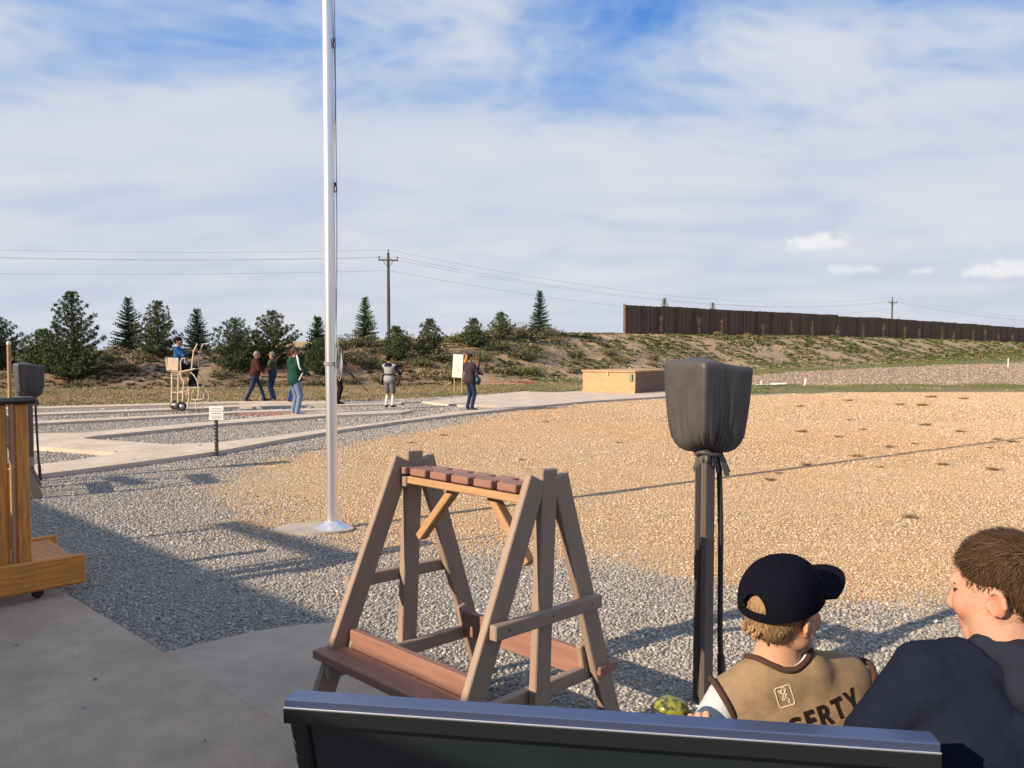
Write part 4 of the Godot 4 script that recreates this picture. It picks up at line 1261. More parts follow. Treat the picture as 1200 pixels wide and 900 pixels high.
	for i in 260:
		var d := rf(3.0, 12.0)
		var x := rf(-0.68 * d, 0.68 * d)
		if is_solid(x, -d): continue
		var s := rf(0.02, 0.06)
		lx.append(Transform3D(Basis.from_euler(Vector3(rf(-0.3, 0.3), rf(0, 6), rf(-0.3, 0.3))).scaled_local(Vector3(s, s, s)), Vector3(x, 0.018, -d)))
		lc.append(Color(0.30, 0.22, 0.13).lerp(Color(0.60, 0.56, 0.50), rng.randf()) * rf(0.5, 1.1))
	tag(many("litter", scrap.mesh(), M.leaf, lx, lc), "tiny dry leaf scraps scattered over the gravel", "litter")

# ------------------------------------------------------------------ clubhouse behind the camera, whose eave shades the patio
func build_clubhouse() -> void:
	var e := Vector3(0.742, 0, 0.670)      # along the patio edge
	var n := Vector3(0.670, 0, -0.742)     # out towards the field
	var p0 := Vector3(-3.01, 0, -5.10)
	var t := thing("clubhouse", "tan sided clubhouse with a low dark roof at the back of the patio", "building", p0 - n * 5.6)
	var len_a := -16.0
	var len_b := 14.0
	var hb := Basis(e, Vector3.UP, e.cross(Vector3.UP))
	var wall := MB.new()
	wall.box(Transform3D(hb, e * (len_a + len_b) * 0.5 + Vector3.UP * 1.45 - n * 4.0), Vector3(len_b - len_a, 2.9, 8.0), 0.01, W)
	put("wall", wall, M.siding, t)
	for k in 16:
		board("siding_board", t, e * len_a + Vector3.UP * (0.12 + 0.175 * k) + n * 0.012, e * len_b + Vector3.UP * (0.12 + 0.175 * k) + n * 0.012, 0.022, 0.168, M.siding, Vector3.UP, 0.003)
	var rf_ := MB.new()
	var a := e * (len_a - 0.6)
	var b := e * (len_b + 0.6)
	var eh := Vector3.UP * 2.87
	var ridge := Vector3.UP * 4.35 - n * 4.0
	rf_.quad(a + n * 0.62 + eh, b + n * 0.62 + eh, b + ridge, a + ridge, (Vector3.UP + n * 0.3).normalized(), W)
	rf_.quad(a + n * 0.62 + eh - Vector3.UP * 0.14, b + n * 0.62 + eh - Vector3.UP * 0.14, b + n * 0.0 + eh - Vector3.UP * 0.14, a + n * 0.0 + eh - Vector3.UP * 0.14, Vector3.DOWN, W)
	rf_.quad(a + n * 0.62 + eh, b + n * 0.62 + eh, b + n * 0.62 + eh - Vector3.UP * 0.14, a + n * 0.62 + eh - Vector3.UP * 0.14, n, W)
	rf_.quad(a - n * 8.6 + eh, b - n * 8.6 + eh, b + ridge, a + ridge, (Vector3.UP - n * 0.3).normalized(), W)
	put("roof", rf_, M.roof, t)
	var door := MB.new()
	door.box(Transform3D(hb, e * 6.2 + Vector3.UP * 1.05 + n * 0.03), Vector3(0.95, 2.1, 0.05), 0.006, W)
	var dn := put("door", door, M.brown, t)
	var kb := MB.new()
	kb.lathe(Transform3D(Basis(Vector3(0, 1, 0), 0), e * 6.55 + Vector3.UP * 1.0 + n * 0.09), [Vector2(0, -0.03), Vector2(0.03, 0), Vector2(0, 0.03)], 12, W)
	put("handle", kb, M.aluminium, dn)
	for u in [-6.0, -2.0, 2.4, 10.0]:
		var w := MB.new()
		w.box(Transform3D(hb, e * u + Vector3.UP * 1.6 + n * 0.03), Vector3(1.5, 1.1, 0.06), 0.006, W)
		var wn := put("window", w, M.white, t)
		var g := MB.new()
		g.box(Transform3D(hb, e * u + Vector3.UP * 1.6 + n * 0.064), Vector3(1.36, 0.96, 0.012), 0.0, W)
		put("pane", g, M.glass, wn)
	# two plank signs on short posts along the eave, known from their shadows on the gravel
	for s in [[-2.15, 1.9, 0.42, "plank on two short posts standing on the clubhouse eave above the patio corner"], [-6.4, 0.9, 0.58, "shorter plank on two posts at the far end of the clubhouse eave"]]:
		var r := thing("eave_sign", s[3], "sign", p0 - n * 5.0 + Vector3.UP * 2.87 + e * s[0])
		var L: float = s[1]
		for u in [-0.42, 0.42]:
			board("post", r, e * u * L * 0.95 - Vector3.UP * 0.0 - n * 0.08 + Vector3.UP * 0.02, e * u * L * 0.95 + Vector3.UP * (s[2] - 0.02) - n * 0.08, 0.05, 0.05, M.darkmetal, n)
		board("plank", r, e * -L * 0.5 + Vector3.UP * (s[2] + 0.02) - n * 0.03, e * L * 0.5 + Vector3.UP * (s[2] + 0.02) - n * 0.03, 0.03, 0.14, M.siding, Vector3.UP)

# ------------------------------------------------------------------ bodies: capsules and ellipsoids joined by a smooth minimum, meshed as surface nets
# a primitive is [kind, a, b, ra, rb, colour, k, subtract, inverse basis]
func cap(a: Vector3, b: Vector3, ra: float, rb: float, col := W, k := 0.03) -> Array: return [0, a, b, ra, rb, col, k, false]
func ell(c: Vector3, r: Vector3, col := W, k := 0.03, bs := Basis.IDENTITY) -> Array: return [1, c, r, 0.0, 0.0, col, k, false, bs.inverse(), bs]
func cut(p: Array) -> Array:
	p[7] = true
	return p
func prim_d(p: Array, q: Vector3) -> float:
	if p[0] == 0:
		var a: Vector3 = p[1]
		var ba: Vector3 = p[2] - a
		var pa := q - a
		var t := clampf(pa.dot(ba) / maxf(ba.length_squared(), 1e-9), 0.0, 1.0)
		return (pa - ba * t).length() - lerpf(p[3], p[4], t)
	var l: Vector3 = p[8] * (q - p[1])
	var r: Vector3 = p[2]
	var k0 := (l / r).length()
	var k1 := (l / (r * r)).length()
	return k0 * (k0 - 1.0) / maxf(k1, 1e-6)
func field_d(prims: Array, q: Vector3) -> float:
	var d := 9.0
	for p in prims:
		var e := prim_d(p, q)
		var k: float = p[6]
		if p[7]:
			var h := maxf(k - absf(-e - d), 0.0) / k
			d = maxf(d, -e) + h * h * k * 0.25
		else:
			var h := maxf(k - absf(e - d), 0.0) / k
			d = minf(d, e) - h * h * k * 0.25
	return d
func body_mesh(prims: Array, cell: float) -> MB:
	var lo := Vector3.ONE * 1e9
	var hi := -lo
	var boxes := []
	for p in prims:
		var a: Vector3
		var b: Vector3
		if p[0] == 0:
			var r := maxf(p[3], p[4])
			a = p[1].min(p[2]) - Vector3.ONE * r
			b = p[1].max(p[2]) + Vector3.ONE * r
		else:
			var bs: Basis = p[9]
			var e: Vector3 = (bs.x * p[2].x).abs() + (bs.y * p[2].y).abs() + (bs.z * p[2].z).abs()
			a = p[1] - e
			b = p[1] + e
		var m: float = p[6] * 0.6 + cell * 2.6
		boxes.append([a - Vector3.ONE * m, b + Vector3.ONE * m])
		if not p[7]:
			lo = lo.min(a); hi = hi.max(b)
	lo -= Vector3.ONE * cell * 3.0
	hi += Vector3.ONE * cell * 3.0
	var nx := int((hi.x - lo.x) / cell) + 2
	var ny := int((hi.y - lo.y) / cell) + 2
	var nz := int((hi.z - lo.z) / cell) + 2
	var f := PackedFloat32Array()
	f.resize(nx * ny * nz); f.fill(9.0)
	for pi in prims.size():
		var p: Array = prims[pi]
		var k: float = p[6]
		var i0 := Vector3i(((boxes[pi][0] - lo) / cell).floor()).clamp(Vector3i.ZERO, Vector3i(nx - 1, ny - 1, nz - 1))
		var i1 := Vector3i(((boxes[pi][1] - lo) / cell).ceil()).clamp(Vector3i.ZERO, Vector3i(nx - 1, ny - 1, nz - 1))
		var sub: bool = p[7]
		var is_cap: bool = p[0] == 0
		var A: Vector3 = p[1]
		var B: Vector3 = p[2]
		var ba := B - A
		var bl := maxf(ba.length_squared(), 1e-9)
		var ra: float = p[3]
		var rb: float = p[4]
		var inv: Basis = p[8] if not is_cap else Basis.IDENTITY
		var rr := B * B
		for z in range(i0.z, i1.z + 1):
			for y in range(i0.y, i1.y + 1):
				var o := (z * ny + y) * nx
				for x in range(i0.x, i1.x + 1):
					var q := lo + Vector3(x, y, z) * cell
					var e: float
					if is_cap:
						var pa := q - A
						var t := clampf(pa.dot(ba) / bl, 0.0, 1.0)
						e = (pa - ba * t).length() - lerpf(ra, rb, t)
					else:
						var l := inv * (q - A)
						var k0 := (l / B).length()
						e = k0 * (k0 - 1.0) / maxf((l / rr).length(), 1e-6)
					var d := f[o + x]
					if sub:
						var h := maxf(k - absf(-e - d), 0.0) / k
						f[o + x] = maxf(d, -e) + h * h * k * 0.25
					else:
						var h := maxf(k - absf(e - d), 0.0) / k
						f[o + x] = minf(d, e) - h * h * k * 0.25
	var mb := MB.new()
	var vid := PackedInt32Array()
	vid.resize(nx * ny * nz); vid.fill(-1)
	var offs := [0, 1, nx, nx + 1, nx * ny, nx * ny + 1, nx * ny + nx, nx * ny + nx + 1]
	var cor := [Vector3(0, 0, 0), Vector3(1, 0, 0), Vector3(0, 1, 0), Vector3(1, 1, 0), Vector3(0, 0, 1), Vector3(1, 0, 1), Vector3(0, 1, 1), Vector3(1, 1, 1)]
	var edges := [[0, 1], [2, 3], [4, 5], [6, 7], [0, 2], [1, 3], [4, 6], [5, 7], [0, 4], [1, 5], [2, 6], [3, 7]]
	var solids := []
	for p in prims:
		if not p[7]: solids.append(p)
	for z in nz - 1:
		for y in ny - 1:
			for x in nx - 1:
				var o := (z * ny + y) * nx + x
				var s := f[o] < 0.0
				if (f[o + 1] < 0.0) == s and (f[o + nx] < 0.0) == s and (f[o + nx + 1] < 0.0) == s and (f[o + nx * ny] < 0.0) == s and (f[o + nx * ny + 1] < 0.0) == s and (f[o + nx * ny + nx] < 0.0) == s and (f[o + nx * ny + nx + 1] < 0.0) == s:
					continue
				var sum := Vector3.ZERO
				var cnt := 0
				for e in edges:
					var a := f[o + offs[e[0]]]
					var b := f[o + offs[e[1]]]
					if (a < 0.0) != (b < 0.0):
						sum += cor[e[0]].lerp(cor[e[1]], clampf(a / (a - b), 0.0, 1.0))
						cnt += 1
				var pos := lo + (Vector3(x, y, z) + sum / cnt) * cell
				var best := 1e9
				var col := W
				for p in solids:
					var e2 := prim_d(p, pos)
					if e2 < best:
						best = e2
						col = p[5]
				vid[o] = mb.vert(pos, Vector3.ZERO, col)
	for z in range(1, nz - 1):
		for y in range(1, ny - 1):
			for x in range(1, nx - 1):
				var o := (z * ny + y) * nx + x
				var s := f[o] < 0.0
				for ax in 3:
					var st: int = [1, nx, nx * ny][ax]
					if (f[o + st] < 0.0) == s: continue
					var u: int = [nx, nx * ny, 1][ax]
					var w: int = [nx * ny, 1, nx][ax]
					var a := vid[o]
					var b := vid[o - u]
					var c := vid[o - u - w]
					var d := vid[o - w]
					if a < 0 or b < 0 or c < 0 or d < 0: continue
					if s: mb.ix.append_array(PackedInt32Array([a, c, b, a, d, c]))
					else: mb.ix.append_array(PackedInt32Array([a, b, c, a, c, d]))
	smooth_normals(mb)
	return mb
# head in its own axes: x to its right, y up, -z forward; origin at the middle of the skull; about 0.225 high
func head_prims(skin: Color, lip: Color, eye: Color) -> Array:
	var ck := Color(skin.r * 1.03, skin.g * 0.88, skin.b * 0.88) if skin != W else W
	var p := [
		ell(Vector3(0, 0.028, 0.012), Vector3(0.074, 0.088, 0.093), skin, 0.02),
		ell(Vector3(0, -0.035, -0.030), Vector3(0.058, 0.080, 0.062), skin, 0.03),
		ell(Vector3(0, -0.030, -0.005), Vector3(0.064, 0.060, 0.075), skin, 0.03),
		cap(Vector3(-0.018, -0.098, -0.060), Vector3(0.018, -0.098, -0.060), 0.020, 0.020, skin, 0.03),
		cap(Vector3(-0.05, -0.062, -0.005), Vector3(-0.02, -0.095, -0.055), 0.022, 0.020, skin, 0.03),
		cap(Vector3(0.05, -0.062, -0.005), Vector3(0.02, -0.095, -0.055), 0.022, 0.020, skin, 0.03),
		cap(Vector3(0, 0.008, -0.086), Vector3(0, -0.032, -0.106), 0.009, 0.012, skin, 0.016),
		ell(Vector3(0, -0.038, -0.097), Vector3(0.018, 0.010, 0.014), skin, 0.012),
		cap(Vector3(-0.038, 0.020, -0.078), Vector3(0.038, 0.020, -0.078), 0.010, 0.010, skin, 0.02),
		ell(Vector3(-0.038, -0.028, -0.066), Vector3(0.026, 0.026, 0.022), ck, 0.02),
		ell(Vector3(0.038, -0.028, -0.066), Vector3(0.026, 0.026, 0.022), ck, 0.02),
		cap(Vector3(-0.018, -0.064, -0.084), Vector3(0.018, -0.064, -0.084), 0.007, 0.007, lip, 0.012),
		cap(Vector3(-0.016, -0.075, -0.083), Vector3(0.016, -0.075, -0.083), 0.007, 0.007, lip, 0.012)]
	for s in [-1.0, 1.0]:
		p.append(cut(ell(Vector3(0.032 * s, 0.001, -0.092), Vector3(0.017, 0.009, 0.012), skin, 0.012)))
		p.append(ell(Vector3(0.031 * s, 0.000, -0.076), Vector3(0.012, 0.010, 0.010), eye, 0.003))
		var eb := Basis(Vector3.UP, 0.28 * s) * Basis(Vector3.RIGHT, 0.18)
		p.append(ell(Vector3(0.081 * s, -0.016, 0.016), Vector3(0.009, 0.030, 0.0185), Color(skin.r, skin.g * 0.82, skin.b * 0.80) if skin != W else W, 0.007, eb))
		p.append(cut(ell(Vector3(0.0925 * s, -0.011, 0.009), Vector3(0.008, 0.020, 0.011), skin, 0.005, eb)))
		for k in 7:
			var a0 := -2.3 + 0.62 * k
			var a1 := a0 + 0.62
			var h0 := Vector3(0.089 * s, -0.016 + 0.0265 * cos(a0 - 0.2), 0.016 + 0.0148 * sin(a0 - 0.2) + 0.001)
			var h1 := Vector3(0.089 * s, -0.016 + 0.0265 * cos(a1 - 0.2), 0.016 + 0.0148 * sin(a1 - 0.2) + 0.001)
			if h0.z < 0.006 and h0.y < 0.0: continue
			p.append(cap(h0, h1, 0.0042, 0.0042, skin, 0.003))
		p.append(ell(Vector3(0.084 * s, -0.022, -0.002), Vector3(0.006, 0.010, 0.006), skin, 0.006))
	return p
func hair_prims(col: Color) -> Array:
	return [ell(Vector3(0, 0.036, 0.016), Vector3(0.081, 0.091, 0.098), col, 0.01), ell(Vector3(0, -0.02, 0.055), Vector3(0.068, 0.072, 0.055), col, 0.02), cut(ell(Vector3(0, -0.075, -0.085), Vector3(0.10, 0.115, 0.080), col, 0.012)), cut(ell(Vector3(0, -0.13, 0.0), Vector3(0.11, 0.09, 0.09), col, 0.012))]
# right hand, wrist at the origin, fingers along -z, palm down; the fingers close on a bar of about 3 cm
func hand_prims(skin: Color) -> Array:
	var p := [ell(Vector3(0, 0, -0.045), Vector3(0.040, 0.015, 0.048), skin, 0.012), cap(Vector3(0, 0, 0.03), Vector3(0, 0, -0.02), 0.026, 0.028, skin, 0.02)]
	for i in 4:
		var x: float = [-0.030, -0.010, 0.010, 0.029][i]
		var l: float = [0.92, 1.0, 0.95, 0.78][i]
		var a := Vector3(x, 0.002, -0.082)
		var b := a + Vector3(x * 0.1, -0.016, -0.034) * l
		var c := b + Vector3(0, -0.026, 0.004) * l
		var d := c + Vector3(0, -0.008, 0.022) * l
		p.append(cap(a, b, 0.0095, 0.009, skin, 0.004)); p.append(cap(b, c, 0.009, 0.0083, skin, 0.004)); p.append(cap(c, d, 0.0083, 0.0075, skin, 0.004))
	p.append(cap(Vector3(-0.028, -0.004, -0.030), Vector3(-0.048, -0.020, -0.058), 0.012, 0.010, skin, 0.01))
	p.append(cap(Vector3(-0.048, -0.020, -0.058), Vector3(-0.036, -0.036, -0.082), 0.010, 0.008, skin, 0.004))
	return p
var head_mb: MB
var hand_mb: MB
var hair_mb: MB
const EYE := Color(0.03, 0.025, 0.02)
func limb(a: Vector3, b: Vector3, l1: float, l2: float, hint: Vector3) -> Vector3:   # the middle joint of a two-bone limb
	var d := b - a
	var L := minf(d.length(), l1 + l2 - 0.005)
	var u := d.normalized()
	var x := (l1 * l1 - l2 * l2 + L * L) / (2.0 * L)
	var h := sqrt(maxf(l1 * l1 - x * x, 0.0))
	var s := (hint - u * hint.dot(u)).normalized()
	return a + u * x + s * h
func hand_at(mb: MB, wrist: Vector3, from: Vector3, palm: Vector3, right: bool, skin: Color, s := 1.0) -> void:
	var z := (from - wrist).normalized()
	var y := -(palm - z * palm.dot(z)).normalized()
	var x := y.cross(z)
	if not right: x = -x
	mb.add(hand_mb, Transform3D(Basis(x * s, y * s, z * s), wrist), skin)
func aim(fwd: Vector3, tilt := 0.0) -> Basis:   # axes whose -z looks along fwd
	var z := -fwd.normalized()
	var x := Vector3.UP.cross(z).normalized()
	return Basis(x, z.cross(x), z).rotated(fwd.normalized(), tilt)
# a standing or seated figure; own axes: -z forward, x to its right, feet at y = 0
func figure(label: String, at: Vector3, turn: float, s: float, o: Dictionary) -> Node3D:
	var t := thing("person", label, "person", at, turn)
	var skin: Color = o.get("skin", Color(0.50, 0.28, 0.19))
	var shirt: Color = o.shirt
	var pants: Color = o.pants
	var shoe: Color = o.get("shoe", Color(0.03, 0.03, 0.03))
	var bulk: float = o.get("bulk", 1.0)
	var sleeve: Color = o.get("sleeve", shirt)
	var fore: Color = o.get("fore", sleeve)
	var hipc: Vector3 = o.get("hip", Vector3(0, 0.93, 0)) * s
	var lean: Vector3 = o.get("lean", Vector3.ZERO)
	var up := (Vector3.UP + lean).normalized()
	var B := Basis(Vector3.RIGHT, up, Vector3.RIGHT.cross(up).normalized()).orthonormalized()
	var rel := func(p: Vector3) -> Vector3: return hipc + B * (p * s)
	var pr := []
	pr.append(ell(rel.call(Vector3(0, 0.03, 0)), Vector3(0.165, 0.13, 0.125) * s * bulk, shirt if o.has("hem") else pants, 0.05, B))
	pr.append(ell(rel.call(Vector3(0, 0.20, -0.01)), Vector3(0.160, 0.19, 0.125) * s * bulk, shirt, 0.06, B))
	pr.append(ell(rel.call(Vector3(0, 0.37, 0)), Vector3(0.178, 0.17, 0.125) * s * bulk, shirt, 0.06, B))
	if o.has("hem"): pr.append(ell(rel.call(Vector3(0, o.hem, 0)), Vector3(0.185, 0.15, 0.150) * s * bulk, shirt, 0.05, B))
	var neck: Vector3 = rel.call(Vector3(0, 0.52, 0.005))
	var shl := []
	for sd in [-1.0, 1.0]:
		var sh: Vector3 = rel.call(Vector3(0.185 * sd * (0.85 + 0.15 * bulk), 0.455, 0))
		shl.append(sh)
		pr.append(cap(rel.call(Vector3(0.04 * sd, 0.50, 0)), sh, 0.055 * s, 0.062 * s, shirt, 0.05))
	pr.append(cap(neck, rel.call(Vector3(0, 0.60, -0.01)), 0.052 * s, 0.048 * s, skin, 0.02))
	var hands := [o.get("hand_l", Vector3(-0.24, 0.85, -0.05)) * s, o.get("hand_r", Vector3(0.24, 0.85, -0.05)) * s]
	var hints := [o.get("elbow_l", Vector3(-0.6, -0.3, 0.6)), o.get("elbow_r", Vector3(0.6, -0.3, 0.6))]
	var arms := []
	for i in 2:
		var el: Vector3 = limb(shl[i], hands[i], 0.29 * s, 0.255 * s, hints[i])
		var hv: Vector3 = hands[i]
		if (hv - el).length() > 0.26 * s: hv = el + (hv - el).normalized() * 0.26 * s
		pr.append(cap(shl[i], el, 0.060 * s * bulk, 0.048 * s * bulk, sleeve, 0.035))
		pr.append(cap(el, hv, 0.047 * s * bulk, 0.036 * s, fore, 0.02))
		arms.append([el, hv])
	var feet := [o.get("foot_l", Vector3(-0.11, 0.0, 0)) * s, o.get("foot_r", Vector3(0.11, 0.0, 0)) * s]
	var yaw := [o.get("toe_l", 0.15), o.get("toe_r", -0.15)]
	var knees := [o.get("knee_l", Vector3(-0.05, 0, -1)), o.get("knee_r", Vector3(0.05, 0, -1))]
	for i in 2:
		var sd := -1.0 if i == 0 else 1.0
		var hp: Vector3 = hipc + Vector3(0.088 * sd, -0.01, 0) * s
		var an: Vector3 = feet[i] + Vector3(0, 0.085, 0.02) * s
		var kn: Vector3 = limb(hp, an, 0.44 * s, 0.42 * s, knees[i])
		var baggy: float = o.get("baggy", 1.0)
		pr.append(cap(hp, kn, 0.090 * s * bulk * baggy, 0.066 * s * baggy, pants, 0.03))
		if o.has("sock"):
			var m := kn.lerp(an, 0.30)
			pr.append(cap(hp.lerp(kn, 0.5), kn.lerp(hp, 0.12), 0.095 * s, 0.095 * s, pants, 0.02))
			pr.append(cap(kn, m, 0.052 * s, 0.048 * s, skin, 0.01)); pr.append(cap(m, an, 0.050 * s, 0.040 * s, o.sock, 0.01))
		else:
			pr.append(cap(kn, an, 0.064 * s * baggy, 0.056 * s * baggy, pants, 0.02))
		var fd := Basis(Vector3.UP, yaw[i]) * Vector3.FORWARD
		pr.append(cap(feet[i] + (Vector3(0, 0.045, 0) - fd * 0.03) * s, feet[i] + (Vector3(0, 0.036, 0) + fd * 0.16) * s, 0.044 * s, 0.036 * s, shoe, 0.02))
	for q in o.get("extra", []): pr.append(ell(rel.call(q[0]), q[1] * s, q[2], 0.03, B))
	var mb := body_mesh(pr, 0.022)
	for i in 2: hand_at(mb, arms[i][1], arms[i][0], o.get("palm", Vector3(0, -0.3, -1)), i == 1, skin, s)
	var look: Vector3 = o.get("look", Vector3.FORWARD)
	var hb := aim(look)
	var hc: Vector3 = rel.call(Vector3(0, 0.70, -0.015))
	mb.add(head_mb, Transform3D(hb.scaled(Vector3.ONE * s), hc), null)
	var face0 := mb.c.size() - head_mb.c.size()
	for i in head_mb.c.size():
		if head_mb.c[i] == W: mb.c[face0 + i] = skin
	put("body", mb, M.cloth, t)
	if o.has("hair"):
		var hm := MB.new()
		hm.add(hair_mb, Transform3D(hb.scaled(Vector3.ONE * s), hc), o.hair)
		for q in o.get("hair_extra", []):
			hm.add(body_mesh([cap(q[0], q[1], q[2], q[3], W, 0.02)], 0.015), Transform3D(hb.scaled(Vector3.ONE * s), hc), o.hair_col2 if o.has("hair_col2") else o.hair)
		put("hair", hm, M.cloth, t)
	if o.has("cap"):
		var cm := MB.new()
		cap_mesh(cm, o.cap, false)
		var cc := MB.new()
		cc.add(cm, Transform3D(hb.scaled(Vector3.ONE * s), hc), null)
		put("cap", cc, M.cloth, t)
	return t
# baseball cap in head axes
func cap_mesh(mb: MB, col: Color, open_back: bool, tilt := 0.10, big := 1.0) -> void:
	var xf := Transform3D(Basis(Vector3.RIGHT, tilt).scaled(Vector3.ONE * big), Vector3(0, 0.020, 0.008))
	for inner in [0, 1]:
		var sc := 1.0 if inner == 0 else 0.965
		var first := mb.v.size()
		var na := 144 if open_back else 60
		var ne := 44 if open_back else 16
		for j in ne + 1:
			var e := PI * 0.5 * j / ne
			for i in na:
				var a := TAU * i / na          # a = 0 is the front
				var ce := pow(cos(e), 0.75)
				var p := Vector3(sin(a) * 0.0865 * ce, sin(e) * 0.098, -cos(a) * 0.104 * ce) * sc
				p.z *= 1.0 + 0.05 * cos(a) * sin(e * 2.0)
				mb.vert(xf * p, Vector3.ZERO, col)
		for j in ne:
			for i in na:
				if open_back:
					var a := (i + 0.5) / na * TAU - PI
					var e := (j + 0.5) / ne
					if e > 0.11 and (a / 0.38) * (a / 0.38) + ((e - 0.11) / 0.26) * ((e - 0.11) / 0.26) < 1.0: continue
				var o := first + j * na + i
				var o2 := first + j * na + (i + 1) % na
				var q := [o, o + na, o2 + na, o, o2 + na, o2] if inner == 0 else [o, o2 + na, o + na, o, o2, o2 + na]
				mb.ix.append_array(PackedInt32Array(q))
	# brim
	for side in [0, 1]:
		var first := mb.v.size()
		for j in 9:
			var u := j / 8.0
			for i in 29:
				var a := lerpf(-0.95, 0.95, i / 28.0)
				var reach := 0.104 * u * pow(maxf(cos(a * 1.5), 0.0), 0.55)
				var p := Vector3(sin(a) * (0.0865 + reach * 0.15), 0.004 - 0.011 * a * a * u - 0.002 * u - (0.0045 if side == 1 else 0.0), -cos(a) * 0.104 - reach)
				mb.vert(xf * p, Vector3.ZERO, col)
		for j in 8:
			for i in 28:
				var o := first + j * 29 + i
				mb.ix.append_array(PackedInt32Array([o, o + 29, o + 30, o, o + 30, o + 1] if side == 1 else [o, o + 30, o + 29, o, o + 1, o + 30]))
	smooth_normals(mb)
	if open_back:      # raised seams between the six panels and along the brim
		for k in 6:
			var a := TAU * (k + 0.0) / 6.0
			if k == 3: continue
			var pts := []
			for j in 15:
				var e := PI * 0.5 * j / 14.0
				var ce := pow(cos(e), 0.75)
				var p := Vector3(sin(a) * 0.0865 * ce, sin(e) * 0.098, -cos(a) * 0.104 * ce)
				p.z *= 1.0 + 0.05 * cos(a) * sin(e * 2.0)
				pts.append(xf * (p * 1.001))
			mb.tube(pts, [0.0011], 5, col)
		var edge := []
		for i in 41:
			var a := PI + lerpf(-0.38, 0.38, i / 40.0)
			var e := (0.11 + 0.26 * sqrt(maxf(0.0, 1.0 - pow((a - PI) / 0.38, 2.0)))) * PI * 0.5
			var ce := pow(cos(e), 0.75)
			edge.append(xf * (Vector3(sin(a) * 0.0865 * ce, sin(e) * 0.098, -cos(a) * 0.104 * ce) * Vector3(1, 1, 1.0 + 0.05 * cos(a) * sin(e * 2.0))))
		mb.tube(edge, [0.0026], 6, col)
	mb.lathe(xf * Transform3D(Basis.IDENTITY, Vector3(0, 0.096, 0)), [Vector2(0.0085, 0.0), Vector2(0.0075, 0.004), Vector2(0.004, 0.006), Vector2(0.0, 0.0065)], 12, col)

# ------------------------------------------------------------------ shotgun from butt to muzzle
func shotgun(butt: Vector3, muzzle: Vector3, label: String, up := Vector3.UP) -> void:
	var t := thing("shotgun", label, "shotgun", butt)
	var d := (muzzle - butt).normalized()
	var y := (up - d * up.dot(d)).normalized()
	var L := (muzzle - butt).length()
	var X := Basis(d.cross(y), y, -d)
	var st := MB.new()
	st.tube([X * Vector3(0, -0.055, -0.0), X * Vector3(0, -0.045, -0.12), X * Vector3(0, -0.03, -0.26), X * Vector3(0, -0.012, -0.36)], [0.034, 0.03, 0.02, 0.022], 8, W)
	put("stock", st, M.gunwood, t)
	var rc := MB.new()
	rc.box(Transform3D(X, X * Vector3(0, -0.004, -0.44)), Vector3(0.038, 0.06, 0.2), 0.008, W)
	put("receiver", rc, M.gunmetal, t)
	var fe := MB.new()
	fe.tube([X * Vector3(0, -0.014, -0.54), X * Vector3(0, -0.014, -0.80)], [0.024, 0.02], 8, W)
	put("fore_end", fe, M.gunwood, t)
	var ba := MB.new()
	ba.tube([X * Vector3(0, 0.010, -0.5), X * Vector3(0, 0.010, -L)], [0.015, 0.012], 8, W)
	put("barrel", ba, M.gunmetal, t)

